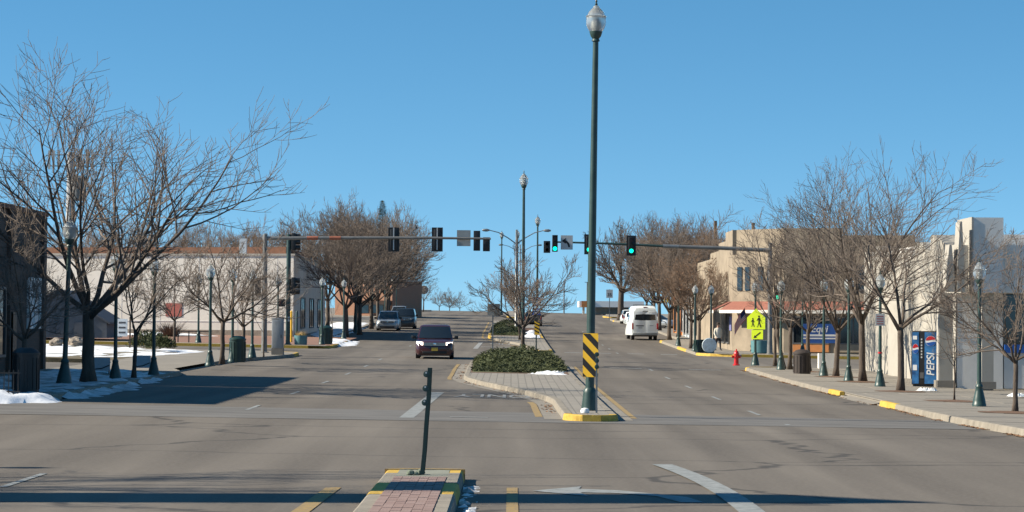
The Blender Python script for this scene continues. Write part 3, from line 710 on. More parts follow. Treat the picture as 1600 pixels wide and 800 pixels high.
# foreground bent post
p = G(659, 742); t = thing('reflector_post', 'bent dark green post with three reflectors on the near island nose', 'marker post', p)
hp = 167/FPX*p.y
bend = [(0, 0, 0), (.012, 0, .10), (.035, 0, .35), (.055, 0, .7), (.085, 0, 1.1), (.10, 0, hp)]
MB().tube(bend, .038, 4).build('post', M_DGREEN, t)
MB().tube([(b[0]+.022, b[1], b[2]) for b in bend], .022, 4).build('flange', M_DGREEN, t)
for z in (hp-.09, hp-.29, hp-.49):
    x = .035+.065*(z-.35)/1.25
    rf = MB().lathe([(.01, -.008), (.045, -.005), (.045, .005), (.01, .008)], 16, (x-.034, -.042, z), 0, 'y').build('reflector', M_GREEN, t, True)
    MB().lathe([(.014, 0), (.012, .008)], 10, (x-.04, -.055, z+.02), 0, 'y').build('glint_dot', M_SIGNW, rf, True)  # white dot painted as the highlight on each reflector
rnd = random.Random(4)
for i in range(7):
    s = rnd.uniform(.035, .07); c = (rnd.uniform(-.20, .02), rnd.uniform(-.12, .1), s*.4)
    b = MB().lathe([(s*.3, -s*.4), (s, -.1*s), (s*.8, s*.5), (s*.2, s*.8)], 7, c).build('rubble', mat('mossy_rubble', (.17, .20, .15), .95, var=.3, nscale=8), t)
# ------------------------------------------------------------------ juniper beds and snow
def juniper(name, label, y0, y1, lf, rf, hmax, seed, n=2600, fade=.25):
    rnd = random.Random(seed); mb = MB(); core = MB(); NY, NX = 26, 14; vs = []
    def hh(x, y):
        u = (x-lf(y))/(rf(y)-lf(y))*2-1; v = (y-y0)/(y1-y0)*2-1
        e = max(0, 1-abs(u+.1*math.sin(y))**2.2)**.75*max(0, 1-abs(v)**3)**.5*(.55+.45*sst(-1, .2, v))
        return hmax*e*(.62+.55*(noise.noise(Vector((x*.8, y*.55, seed)))+.35))
    for i in range(NY+1):
        y = y0+(y1-y0)*i/NY
        for k in range(NX+1):
            x = lf(y)+(rf(y)-lf(y))*k/NX; vs.append((x, y, gz(x, y)+.13+hh(x, y)*.8))
    core.add(vs, [(i*(NX+1)+k, i*(NX+1)+k+1, (i+1)*(NX+1)+k+1, (i+1)*(NX+1)+k) for i in range(NY) for k in range(NX)])
    for _ in range(n):
        y = rnd.uniform(y0, y1); x = lf(y)+(rf(y)-lf(y))*rnd.random(); h = hh(x, y)
        if h < .06: continue
        b = Vector((x, y, gz(x, y)+.12+h*rnd.uniform(.55, 1.0))); az = rnd.uniform(0, 2*PI); L = rnd.uniform(.07, .19)
        d = Vector((math.cos(az), math.sin(az), rnd.uniform(.15, 1.0))).normalized(); sdv = d.cross(Vector((0, 0, 1))).normalized()
        for j in range(3):
            dd = (d+sdv*(j-1)*.45).normalized(); wv = dd.cross(Vector((rnd.gauss(0, 1), rnd.gauss(0, 1), rnd.gauss(0, 1)))).normalized()*.015
            mb.add([b-wv*.5, b+dd*L*.5+wv, b+dd*L, b+dd*L*.5-wv], [(0, 1, 2, 3)])
    t = thing(name, label, 'shrub', (0, 0, 0))
    core.build('bush_core', M_JUN, t, True, fix=False); mb.build('foliage', M_JUN, t, fix=False); return t
juniper('juniper_bed', 'low spreading green juniper bed on the planted median', 100.5, 118, lambda y: L1(y)+.3, lambda y: 2.3, .95, 2, 16000)
juniper('juniper_bed', 'smaller dark juniper bed on the farther median', 197, 226, lambda y: L2(y)+.25, lambda y: L2(y)+3.0, 1.15, 9, 9000)
mb = MB(); strip(mb, lambda y: L1(y)+.24, 2.31, frange(99.6, 118.5, 1.5), .151, 3); mb.build('mulch', M_DIRT, m1, fix=False)
mb = MB(); strip(mb, lambda y: L2(y)+.24, 2.26, frange(196, 230, 3), .151, 3); mb.build('mulch', M_DIRT, m2, fix=False)
def snow(name, label, outline, h, seed, m=M_SNOW, dz=.15, res=.35, lump=.5, cut=0.0, zf=None):
    xs = [p[0] for p in outline]; ys = [p[1] for p in outline]; mb = MB(); idx = {}
    def inside(x, y):
        c = False; n = len(outline)
        for i in range(n):
            (xa, ya), (xb, yb) = outline[i], outline[(i+1) % n]
            if (ya > y) != (yb > y) and x < (xb-xa)*(y-ya)/(yb-ya)+xa: c = not c
        return c
    def dist(x, y):
        best = 9
        for i in range(len(outline)):
            a, b = Vector(outline[i]), Vector(outline[(i+1) % len(outline)]); p = Vector((x, y)); ab = b-a
            t = max(0, min(1, (p-a).dot(ab)/max(1e-6, ab.length_squared))); best = min(best, (p-a-ab*t).length)
        return best
    nx, ny = int((max(xs)-min(xs))/res)+1, int((max(ys)-min(ys))/(res*1.6))+1; vs = []; ok = []
    for j in range(ny+1):
        for i in range(nx+1):
            x = min(xs)+(max(xs)-min(xs))*i/nx; y = min(ys)+(max(ys)-min(ys))*j/ny
            nn = noise.noise(Vector((x*lump*2, y*lump, seed)))+.5*noise.noise(Vector((x*lump*5, y*lump*3, seed+7)))
            e = min(1, dist(x, y)/max(res, .5))*(1 if inside(x, y) else -1)
            hgt = (e*.8+nn*.75-cut)*h; ok.append(hgt > -.02*h)
            vs.append((x, y, gz(x, y)+dz+(zf(x, y) if zf else 0)+max(-.025, min(h*1.25, hgt))))
    w = nx+1; fs = [(j*w+i, j*w+i+1, (j+1)*w+i+1, (j+1)*w+i) for j in range(ny) for i in range(nx)]
    fs = [f for f in fs if any(ok[k] for k in f)]
    mb.add(vs, fs); o = mb.build(name, m, None, True, fix=False); kind(o, 'stuff'); tag(o, label, 'snow'); return o
snow('snow_patch', 'patch of melting snow at the foot of the median juniper bed', [(.5, 99.2), (2.28, 98.5), (2.3, 107), (1.9, 109), (1.5, 102.5)], .15, 3, res=.09, lump=2.4, cut=.35)
snow('snow_patch', 'patch of snow along the farther median bed', [(1.0, 192), (2.2, 190), (2.2, 215), (1.3, 212)], .2, 4, res=.2, lump=1.2)
snow('snow_clump', 'small icy snow lumps against the near island kerb', [(-.65, 27), (-.45, 27.5), (-.42, 31.2), (-.58, 31.9), (-.58, 33.0), (-.42, 33.6), (-.46, 35.0), (-.65, 35.3)], .10, 5, dz=.0, res=.04, lump=2.6, cut=.1, m=M_DSNOW)  # dimmed snow colour stands in for the kerb's shadow
#--PART3--
# ------------------------------------------------------------------ left lot: lawn, snow, plaza
def lawn_z(x, y): return .16+.28*sst(-17.2, -21, x) if False else .15+.16*(1-sst(-24, -17.2, x))
mb = MB(); strip(mb, -60, -17.25, frange(107.6, 131, 3), 0, 16, zf=lawn_z)
for yy in (107.6,):
    xs = frange(-60, -17.25, 2)
    for a, b in zip(xs, xs[1:]): mb.add([(a, yy, gz(a, yy)-.05), (b, yy, gz(b, yy)-.05), (b, yy, gz(b, yy)+lawn_z(b, yy)), (a, yy, gz(a, yy)+lawn_z(a, yy))], [(0, 1, 2, 3)])
kind(mb.build('lawn', M_GRASS, fix=False))
snow('lawn_snow', 'sunlit melting snow covering the lawn before the beige building', [(-50, 108.6), (-20.0, 108.6), (-17.2, 113), (-15.8, 121), (-15.2, 128.5), (-17, 130.6), (-50, 130.6)], .07, 1, res=.26, lump=.55, cut=.58, dz=0, zf=lawn_z)
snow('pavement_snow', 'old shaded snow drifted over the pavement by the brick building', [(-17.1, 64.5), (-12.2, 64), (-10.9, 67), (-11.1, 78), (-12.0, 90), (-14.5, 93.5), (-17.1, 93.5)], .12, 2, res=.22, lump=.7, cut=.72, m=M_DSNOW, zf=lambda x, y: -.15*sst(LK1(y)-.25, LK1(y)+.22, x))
snow('gutter_snow', 'bright snow ridge ploughed along the left corner', [(-18, 61.5), (-12.6, 62.4), (-11.2, 64.2), (-12.8, 65.2), (-18, 64.3)], .24, 6, res=.16, lump=.9, cut=.05, dz=0.0)
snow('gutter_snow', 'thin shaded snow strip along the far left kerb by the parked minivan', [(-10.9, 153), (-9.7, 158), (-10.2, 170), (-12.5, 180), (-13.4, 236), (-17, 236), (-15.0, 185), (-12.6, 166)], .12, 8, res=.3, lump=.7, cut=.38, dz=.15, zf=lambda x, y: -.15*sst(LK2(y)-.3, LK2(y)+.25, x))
mb = MB(); strip(mb, -60, -10.9, frange(150, 178, 4), .155, 8); kind(mb.build('plaza', mat('brick_red_paving', (.22, .12, .085), .9, var=.2, nscale=2), fix=False))
mb = MB(); strip(mb, -60, -11.0, [147.7, 150], .16, 4); mb.build('yellow_curb_edge', M_CONC, bpy.data.objects['far_left_pavement'], fix=False)
mb = MB(); strip(mb, -30, -12, [147.45, 147.7], .168, 4)
xs = frange(-30, -12, 2)
for a, b in zip(xs, xs[1:]): mb.add([(a, 147.45, gz(a, 147.4)-.05), (b, 147.45, gz(b, 147.4)-.05), (b, 147.45, gz(b, 147.4)+.168), (a, 147.45, gz(a, 147.4)+.168)], [(0, 1, 2, 3)])
mb.build('curb_stone', M_YEL, bpy.data.objects['far_left_pavement'], fix=False)
snow('plaza_snow', 'thin snow edge along the foot of the beige building', [(-60, 172), (-34, 172), (-22, 170), (-20, 173), (-60, 178)], .18, 12, res=.6, lump=.3)
# right far corner: yellow kerb along the side street
mb = MB(); xs = frange(13.6, 30, 2)
for a, b in zip(xs, xs[1:]): mb.add([(a, 147.47, gz(a, 147.4)-.05), (b, 147.47, gz(b, 147.4)-.05), (b, 147.47, gz(b, 147.4)+.165), (a, 147.47, gz(a, 147.4)+.165), (b, 147.8, gz(b, 147.8)+.165), (a, 147.8, gz(a, 147.8)+.165)], [(0, 1, 2, 3), (3, 2, 4, 5)])
mb.build('curb_stone', M_YEL, bpy.data.objects['far_right_pavement'], fix=False)
# mulch pits round the right street trees
for px, py, sx in ((1348, 597, 2.0), (1306, 589, 1.8), (1407, 612, 1.6), (1491, 627, 1.7), (1586, 645, 1.8), (1264, 581, 1.2)):
    q = G(px, py); rnd = random.Random(int(px)); pts = []
    for k in range(14):
        a = 2*PI*k/14; r = .5*rnd.uniform(.8, 1.15); pts.append((q.x+sx*.55*math.cos(a)*rnd.uniform(.85, 1.1), q.y+r*2.0*math.sin(a)))
    mb = MB(); mb.add([(x, y, gz(x, y)+.161) for x, y in pts]+[(q.x, q.y, gz(q.x, q.y)+.20)], [(k, (k+1) % 14, 14) for k in range(14)])
    mb.build('mulch_pit', M_DIRT, bpy.data.objects['right_pavement'], True, fix=False)
# leaves and grit lying in the right gutter, and on the island edges
mb = MB(); rnd = random.Random(77)
for _ in range(1500):
    y = 52+66*rnd.random()**1.3; side = rnd.random()
    x = RK1(y)-abs(rnd.gauss(0, .10))-.02 if side < .72 else (L1(y)-.05-abs(rnd.gauss(0, .16)) if y > 60 else RK1(y)-.1)
    if noise.noise(Vector((y*.35, side > .72, 3))) < -.05: continue
    z = gz(x, y)+.012; s = rnd.uniform(.025, .06); a = rnd.uniform(0, PI); ca, sa = math.cos(a)*s, math.sin(a)*s
    mb.add([(x-ca, y-sa, z), (x+sa*.6, y-ca*.6, z+.02), (x+ca, y+sa, z+.004), (x-sa*.6, y+ca*.6, z+.012)], [(0, 1, 2, 3)])
o = mb.build('leaf_litter', M_LEAF, fix=False); kind(o, 'stuff'); tag(o, 'brown leaf litter lying along the kerb gutters', 'leaves')
# scraps of white litter on the right pavement
for px, py, lab in ((1448, 611, 'crumpled white plastic sheet on the pavement by the vending machine'), (1590, 620, 'crumpled white plastic sheet before the canopy entrance'), (1243, 572, 'white paper scrap lying by the paired stems')):
    q = G(px, py, .155); rnd = random.Random(px); mb = MB(); n = 9; vs = []
    for j in range(n):
        for i in range(n): vs.append((-.32+.64*i/(n-1)+rnd.uniform(-.03, .03), -.3+.6*j/(n-1), .01+rnd.random()**2*.13*(1 if 0 < i < n-1 and 0 < j < n-1 else .1)))
    mb.add(vs, [(j*n+i, j*n+i+1, (j+1)*n+i+1, (j+1)*n+i) for j in range(n-1) for i in range(n-1)])
    tag(mb.build('plastic_sheet', M_WHITE, None, False, q, fix=False), lab, 'litter', 'litter on the pavement')

# ------------------------------------------------------------------ traffic signals
def signal_head(parent, x, z, y=0, facing=-1, lit=None, bar=False, plate=True, sc=1.0, dog=False):
    """three lens head; facing -1 looks towards the camera"""
    w, h = .36*sc, 1.08*sc
    hd = MB().box((x, y, z), (w, .22, h)).build('signal_head', M_BLACK, parent, bevel=.02)
    if plate: MB().box((x, y-facing*.02, z), (w+.24*sc, .012, h+.22*sc)).build('backplate', M_BLACK, hd)
    cols = (M_REDLENS, M_AMBLENS, M_GREENLENS if lit == 'g' else mat('unlit_green_lens', (.005, .04, .03), .3, var=.1))
    for i, m in enumerate(cols):
        zz = z+(1-i)*.345*sc; yf = y+facing*.115
        MB().lathe([(.02, 0), (.13*sc, .004), (.13*sc, .02), (.05, .035)], 20, (x, yf if facing > 0 else yf-.035, zz), 0, 'y').build('lens', m, hd, True)
        n = 14; vs = []                                                     # tunnel visor, open below
        for k in range(n+1):
            a = R(-35)+R(250)*k/n
            for rr in (.145*sc, .155*sc):
                for d in (0, .24): vs.append((x+rr*math.cos(a), yf+facing*d*(1 if a > 0 else .8), zz+rr*math.sin(a)))
        fs = []
        for k in range(n):
            b = k*4; fs += [(b, b+1, b+5, b+4), (b+2, b+6, b+7, b+3), (b+1, b+3, b+7, b+5)]
        MB().add(vs, fs).build('visor', M_BLACK, hd)
    if bar: MB().box((x, y-facing*.17, z+.03), (.055, .05, h*1.12)).build('mount_bar', M_SIGNW, hd)
    return hd
pL = on(413, 127.6); t = thing('traffic_signal_mast', 'weathered steel mast arm with signal backs reaching over the left lanes', 'traffic light', pL)
hL = P(413, 366, 127.6).z-pL.z; aL = P(413, 372.5, 127.6).z-pL.z
MB().lathe([(.24, 0), (.24, .04), (.15, .06), (.14, 1), (.115, hL), (.05, hL+.03)], 16).build('pole', M_STEELG, t, True)
xe = P(767, 373, 127.6).x-pL.x; ze = P(767, 373, 127.6).z-pL.z
MB().tube([(0, 0, aL), (xe*.3, 0, aL+(ze-aL)*.3+.03), (xe*.7, 0, aL+(ze-aL)*.7+.04), (xe, 0, ze)], [.10, .085, .07, .055], 12).build('arm', M_STEELG, t, True)
for fx in (.185, .285): MB().tube([(xe*fx, 0, aL+(ze-aL)*fx+.02), (xe*(fx+.05), 0, aL+(ze-aL)*(fx+.05)+.025)], .098, 12).build('primer_patch', M_RUST, t, True)
MB().lathe([(.13, -.1), (.14, .1)], 12, (0, 0, aL)).build('clamp', M_STEELG, t, True)
for px in (615, 683): q = P(px, 374, 127.6); signal_head(t, q.x-pL.x, q.z-pL.z, .22, 1, None, True, sc=.95)
q = P(745, 376, 127.6); signal_head(t, q.x-pL.x, q.z-pL.z, .22, 1, None, False, plate=False, sc=.95)
q = P(760, 381.5, 127.6); MB().box((q.x-pL.x, .22, q.z-pL.z), (.36, .22, .72)).build('side_head', M_BLACK, t, bevel=.02)
q = P(724.5, 372, 127.6); sg = MB().box((q.x-pL.x, .12, q.z-pL.z), (.70, .012, .82)).build('sign_panel', M_SIGNBK, t)
q = P(403, 448, 127.6); hd = signal_head(t, q.x-pL.x, q.z-pL.z, 0, 1, None, False, plate=False, sc=.85)
MB().box((q.x-pL.x+.17, 0, q.z-pL.z), (.3, .05, .05)).build('bracket', M_STEELG, t)
MB().lathe([(.008, 0), (.008, .5)], 6, (xe*.67, 0, ze)).build('antenna', M_BLACK, t); MB().lathe([(.02, 0), (.06, .05), (.02, .1)], 8, (xe*.67, 0, ze+.5)).build('sensor', M_BLACK, t, True)
# far left corner pole with heads seen from the side
q0 = on(450, 149.2); t = thing('traffic_signal_post', 'tall green signal post with two heads seen edge on at the far left corner', 'traffic light', q0)
hh_ = P(450, 366, 149.2).z-q0.z
MB().lathe([(.22, 0), (.22, .05), (.14, .1), (.13, hh_)], 14).build('pole', M_GREEN, t, True)
for py in (378, 447):
    zc = P(455, py, 149.2).z-q0.z; hd = MB().box((.30, 0, zc), (.24, .36, 1.05)).build('signal_head', M_BLACK, t, bevel=.02)
    for k in (-1, 0, 1): MB().lathe([(.14, 0), (.155, .26), (.145, .26), (.13, 0)], 14, (.42, 0, zc+k*.34), 0, 'x').build('visor', M_BLACK, hd, True)
    MB().box((.12, 0, zc), (.14, .05, .9)).build('bracket', M_BLACK, hd)
zc = P(440, 473, 149.2).z-q0.z; hd = MB().box((-.42, 0, zc), (.48, .3, .44)).build('walk_signal', M_BLACK, t, bevel=.02)
MB().box((-.52, -.155, zc), (.22, .012, .30)).build('lens', mat('dim_red_hand', (.16, .02, .015), .4, var=.2), hd)
MB().box((.05, -.14, 1.55), (.12, .06, .3)).build('push_button', M_SIGNW, t)
# right mast with green lights
pR = on(1203, 150.2); t = thing('traffic_signal_mast', 'green mast arm carrying lit green signals over the right lanes', 'traffic light', pR)
hR = P(1203, 380, 150.2).z-pR.z; aR = P(1203, 391, 150.2).z-pR.z
MB().lathe([(.26, 0), (.26, .04), (.18, .06), (.15, 1), (.11, hR), (.05, hR+.03)], 16).build('pole', M_STEELG, t, True)
e = P(866, 378, 150.2); xe, ze = e.x-pR.x, e.z-pR.z
m_ = P(1045, 385, 150.2)
MB().tube([(0, 0, aR), ((m_.x-pR.x)*.5, 0, aR+(m_.z-pR.z-aR)*.5+.02), (m_.x-pR.x, 0, m_.z-pR.z)], [.13, .12, .11], 12).build('arm', M_STEELG, t, True)
MB().tube([(m_.x-pR.x, 0, m_.z-pR.z), ((m_.x-pR.x+xe)/2, 0, (m_.z-pR.z+ze)/2+.03), (xe, 0, ze)], [.075, .07, .05], 12).build('arm_extension', M_GREEN, t, True)
MB().tube([(m_.x-pR.x-.35, 0, m_.z-pR.z+.01), (m_.x-pR.x+.6, 0, m_.z-pR.z-.01)], .118, 12).build('sleeve', M_GALV, t, True)
for px, py in ((986, 384), (920, 382)): q = P(px, py, 150.2); signal_head(t, q.x-pR.x, q.z-pR.z, -.25, -1, 'g', sc=.93)
q = P(867, 380.5, 150.2); signal_head(t, q.x-pR.x, q.z-pR.z, -.25, -1, 'g', plate=False, sc=.93)
q2 = P(855, 386, 150.2); sh = MB().box((q2.x-pR.x-.02, -.25, q2.z-pR.z), (.40, .22, .72)).build('side_head', M_BLACK, t, bevel=.02)
for k in (-.17, .17): MB().lathe([(.11, 0), (.12, .24), (.11, .24), (.10, 0)], 14, (q2.x-pR.x-.02, -.6, q2.z-pR.z+k), 0, 'y').build('visor', M_BLACK, sh, True)
q = P(885.5, 379, 150.2); sx, sz = q.x-pR.x, q.z-pR.z
sg = MB().box((sx, -.14, sz), (.72, .012, .86)).build('turn_sign', M_SIGNW, t)
MB().box((sx, -.148, sz), (.70, .004, .84)).build('sign_face', M_SIGNW, sg)
ar = []
for k in range(9):
    a = R(0+80*k/8); ar.append((sx+.20-.36+.36*math.cos(a), sz-.28+.42*math.sin(a)))
inn = [(sx+.20-.36+.24*math.cos(R(80*k/8)), sz-.28+.30*math.sin(R(80*k/8))) for k in range(9)]
pts = ar+inn[::-1]; MB().prism(pts, 'y', -.156, -.151).build('arrow', M_SIGNK, sg)
MB().prism([(sx-.31, sz+.09), (sx-.06, sz+.27), (sx-.06, sz-.10+.02)], 'y', -.1565, -.1505).build('arrow_tip', M_SIGNK, sg)
# low side signal on the right mast pole
zc = P(1213, 466, 150.2).z-pR.z; hd = signal_head(t, .42, zc+.33, 0, -1, 'g', plate=False, sc=.8)

# ------------------------------------------------------------------ signs
def sign_post(label, loc, h, name='road_sign', r=.03, m=M_GALV):
    t = thing(name, label, 'sign', loc); MB().box((0, 0, h/2), (r*2, r*1.2, h)).build('post', m, t); return t
q = on(770, 119.3, .12); hp = P(770, 474, 119.3).z-q.z
t = sign_post('tall slim post with two blank grey sign backs beside the juniper bed', q, hp)
MB().box((-.10, -.03, hp-.30), (.32, .006, .55)).build('sign_panel', M_SIGNBK, t); MB().box((.20, .03, hp-.31), (.30, .006, .58), R(25)).build('sign_panel', M_SIGNBK, t)
q = on(838, 151); Y = 151; z_ = lambda py: P(838, py, Y).z-q.z
t = sign_post('median post with no turn disc, blue panel and striped hazard board', q, z_(462), r=.04, m=M_GREEN)
zc = z_(471); dsc = MB().lathe([(.30, 0), (.30, .01)], 24, (0, -.06, zc), 0, 'y').build('prohibition_disc', M_SIGNW, t)
MB().add([(r*math.cos(2*PI*k/24), -.063, zc+r*math.sin(2*PI*k/24)) for r in (.21, .28) for k in range(24)], [(k, (k+1) % 24, 24+(k+1) % 24, 24+k) for k in range(24)]).build('ring', mat('faded_red_ring', (.22, .07, .06), .6), dsc, fix=False)
MB().prism([(-.12, zc-.12), (-.04, zc-.12), (-.04, zc+.06), (.06, zc+.06), (.06, zc-.02), (.13, zc-.02), (.13, zc+.13), (-.12, zc+.13)], 'y', -.066, -.0625).build('arrow', M_SIGNK, dsc)
zc = z_(487); bp = MB().box((0, -.06, zc), (.50, .01, .40)).build('blue_panel', M_BLUE, t)
for dz_ in (.08, -.06): MB().box((.0, -.068, zc+dz_), (.34, .004, .07)).build('white_bar', M_WHITE, bp)
zc = z_(512); bd = MB().box((.03, -.06, zc), (.30, .01, .86)).build('striped_board', M_MYEL, t)
for k in range(4): MB().prism([(-.12, zc-.36+k*.21+.16), (-.12, zc-.36+k*.21+.25), (.18, zc-.36+k*.21+.09), (.18, zc-.36+k*.21)], 'y', -.07, -.0655).build('black_stripe', M_SIGNK, bd)
# school crossing sign on the lamp
p = LP_X; t = thing('crossing_sign', 'fluorescent yellow green pedestrian crossing sign with arrow plate on a lamp', 'sign', (p.x+.02, p.y-.13, p.z), R(-12))
zt = P(1180, 482, p.y).z-p.z; zb = P(1180, 514.5, p.y).z-p.z; hw = 14.2/FPX*p.y; zm = zb+(zt-zb)*.56
MB().prism([(-hw, zb), (hw, zb), (hw, zm), (0, zt), (-hw, zm)], 'y', 0, .008).build('pentagon', M_HIYEL, t)
def walker(cx, cz, h, par):
    k = h
    pcs = [[(-.05, .38), (.07, .38), (.09, .80), (-.06, .80)], [(-.05, .40), (.03, .38), (-.10, .02), (-.19, .02), (-.17, .06), (-.12, .06)], [(0, .40), (.08, .38), (.20, .04), (.17, .0), (.10, .0)],
           [(.07, .80), (.09, .70), (.22, .52), (.19, .48), (.05, .62)], [(-.06, .80), (-.05, .68), (-.16, .52), (-.20, .55)]]
    m = MB()
    for pc in pcs: m.prism([(cx+x*k, cz+z*k) for x, z in pc], 'y', -.006, -.0015)
    m.lathe([(.075*k, -.006), (.075*k, -.0015)], 14, (cx, 0, cz+.90*k), 0, 'y'); m.build('walking_figure', M_SIGNK, par)
walker(-.16, zb+.12, .44, t); walker(.14, zb+.10, .58, t)
z2t, z2b = P(1180, 515.5, p.y).z-p.z, P(1180, 530, p.y).z-p.z; hw2 = 9/FPX*p.y
MB().box((.06, 0, (z2t+z2b)/2), (hw2*2, .008, z2t-z2b)).build('arrow_plate', M_HIYEL, t)
zc = (z2t+z2b)/2
MB().prism([(.06+.14, zc+.13), (.06+.18, zc+.09), (.06-.06, zc-.10), (.06-.01, zc-.15), (.06-.18, zc-.17), (.06-.13, zc-.02), (.06-.10, zc-.06)], 'y', -.009, -.0045).build('arrow', M_SIGNK, t)
p = LP_PARK; t = thing('parking_sign', 'small white parking restriction plate on a street lamp', 'sign', (p.x-.02, p.y-.10, p.z))
zt, zb = P(1372, 490, p.y).z-p.z, P(1372, 509, p.y).z-p.z
MB().box((0, 0, (zt+zb)/2), (.34, .006, zt-zb)).build('plate', M_SIGNW, t)
for k in range(4): MB().box((0, -.005, zt-.10-k*.09), (.24, .003, .035)).build('print_line', mat('faded_red_print', (.35, .10, .10), .6), t)
MB().lathe([(.078, -.03), (.078, .03)], 12, (.02, .10, P(1372, 551, p.y).z-p.z)).build('red_band', M_RED, t)
# stop sign seen from behind on the crest
q = on(662, 335); t = sign_post('back of an octagonal stop sign on the crest', q, P(662, 446, 335).z-q.z, r=.04)
zc = P(662, 453, 335).z-q.z; MB().lathe([(.62, 0), (.62, .01)], 8, (0, -.05, zc), 0, 'y').build('octagon_back', mat('dull_sign_back', (.14, .13, .13), .6), t)
q = on(952, 275); t = sign_post('speed limit sign at the kerb before the gnarled tree', q, P(952, 452, 275).z-q.z, r=.04)
MB().box((0, -.05, P(952, 459, 275).z-q.z), (.72, .01, .92)).build('plate', M_SIGNW, t); zz = P(952, 459, 275).z-q.z
mb = MB(); text_into(mb, '35', .48, (0, -.06, zz-.12), .002, 0, lambda v: Vector((v.x, -v.z, v.y))); mb.build('numerals', M_SIGNK, t, fix=False)
# white hand painted sign board on the lawn
q = on(193, 122, .38); t = thing('notice_board', 'white lettered notice board on wooden posts on the snowy lawn', 'sign', q)
for dx in (-.42, .32): MB().box((dx, 0, .75), (.07, .07, 1.5)).build('post', M_WOOD, t)
MB().box((-.05, -.05, .98), (.50, .03, .86)).build('panel', M_WHITE, t)
for k in range(3): MB().box((-.06, -.068, 1.22-k*.24), (.34, .006, .09)).build('lettering', mat('dark_lettering', (.08, .08, .09), .7), t)

# ------------------------------------------------------------------ street furniture
def bin_(name, label, loc, w=.62, h=.95, m=M_DGREEN, n=16, cat='litter bin', taper=1.0, lid=True):
    t = thing(name, label, cat, loc)
    MB().lathe([(w/2*taper, 0), (w/2*taper, .06), (w/2, h), (w/2*.9, h+.005)], n).build('body', m, t, True)
    if lid:
        l_ = MB().lathe([(w/2*1.06, h), (w/2*1.06, h+.06), (w/2*.75, h+.16), (w*.2, h+.2)], n).build('lid', m, t, True)
    for k in range(n):
        a = 2*PI*k/n; MB().box((w/2*1.01*math.cos(a), w/2*1.01*math.sin(a), h*.5), (.02, .045, h*.86), a).build('slat', m, t)
    return t
bin_('litter_bin', 'round green slatted litter bin beside a lamp near the lawn', G(371, 566), .7, .95)
bin_('litter_bin', 'green litter bin on the far left corner behind a lamp', on(509, 153.5), .8, .95)
bin_('litter_bin', 'dark brown litter bin at the right kerb among the trees', G(1253, 584), .74, .85, mat('brown_bin', (.035, .026, .022), .7))
bin_('litter_bin', 'black litter bin in the shade of the brick building', G(40, 612), .72, .98, M_BLACK)
t = bin_('planter_tub', 'dark green flared tub at the far right corner', on(1096, 151), .92, .78, M_DGREEN, 18, 'planter', .8, False)
q = on(1108.5, 149.6); t = thing('round_disc', 'pale blue round disc leaning on the lamp foot', 'disc', q)
MB().lathe([(.1, -.05), (.42, -.045), (.45, 0), (.42, .045), (.1, .05)], 24, (0, 0, .47), 0, 'y').build('disc', mat('pale_blue_enamel', (.36, .43, .47), .6, var=.25, nscale=6), t, True)
MB().box((0, .02, .02), (.5, .3, .06)).build('foot', M_GREEN, t)
q = on(470, 150.6); t = thing('planter_tub', 'teal round planter filled with dried grass by the corner', 'planter', q)
MB().lathe([(.36, 0), (.38, .05), (.40, .52), (.40, .56), (.36, .56)], 20).build('tub', M_TEAL, t, True)
mb = MB(); rnd = random.Random(6)
for _ in range(160):
    a = rnd.uniform(0, 2*PI); r = .34*math.sqrt(rnd.random()); b = Vector((r*math.cos(a), r*math.sin(a), .5)); e = b+Vector((rnd.gauss(0, .10), rnd.gauss(0, .1), rnd.uniform(.12, .42)))
    w_ = Vector((math.cos(a+1), math.sin(a+1), 0))*.02; mb.add([b-w_, b+w_, e], [(0, 1, 2)])
mb.build('dried_grass', M_DGRASS, t, fix=False)
q = on(1188, 152.5); t = thing('planter_tub', 'teal round planter before the tan shop corner', 'planter', q); MB().lathe([(.5, 0), (.55, .05), (.58, .72), (.58, .78), (.5, .78)], 20).build('tub', M_TEAL, t, True)
MB().lathe([(.5, .0), (.3, .04)], 16, (0, 0, .74)).build('soil', M_DIRT, t)
# grey signal cabinet
q = G(433, 554.5); t = thing('signal_cabinet', 'tall grey metal control cabinet by the left kerb', 'cabinet', q)
wc = 17.5/FPX*q.y; hc = 58/FPX*q.y
MB().box((0, .3, .16), (wc*1.04, .62, .32)).build('plinth', M_CONC, t)
MB().box((0, .3, .32+(hc-.32)/2), (wc, .58, hc-.32)).build('housing', M_CAB, t, bevel=.02)
dr = MB().box((0, -.0, .36+(hc-.42)/2), (wc*.88, .02, hc-.50)).build('door', M_CAB, t, bevel=.006)
MB().box((wc*.34, -.02, hc*.5), (.03, .03, .16)).build('handle', M_BLACK, dr)
for k in range(5): MB().box((0, -.014, hc*.82+k*.035), (wc*.5, .012, .015)).build('louvre', M_CAB, dr)
# bollards at the beige wall foot
for px, Y, m in ((455, 158, M_MYEL), (463.5, 159, M_GREEN)):
    tag(MB().lathe([(.075, 0), (.075, 1.9), (.05, 1.97), (.01, 2.0)], 12).build('bollard', m, None, True, on(px, Y)), ('tall yellow pipe bollard' if m is M_MYEL else 'tall green pipe bollard')+' before the beige wall corner', 'bollard', 'pipe bollards')
# low rail before the plaza
q = on(303, 150); t = thing('low_rail', 'low dark metal rail at the plaza edge', 'railing', q)
for x in (-.95, -.3, .35, 1.0): MB().box((x, 0, .36), (.06, .06, .72)).build('post', M_BLACK, t)
for z in (.42, .68): MB().box((.02, .0, z), (1.95, .04, .05)).build('rail', M_BLACK, t)
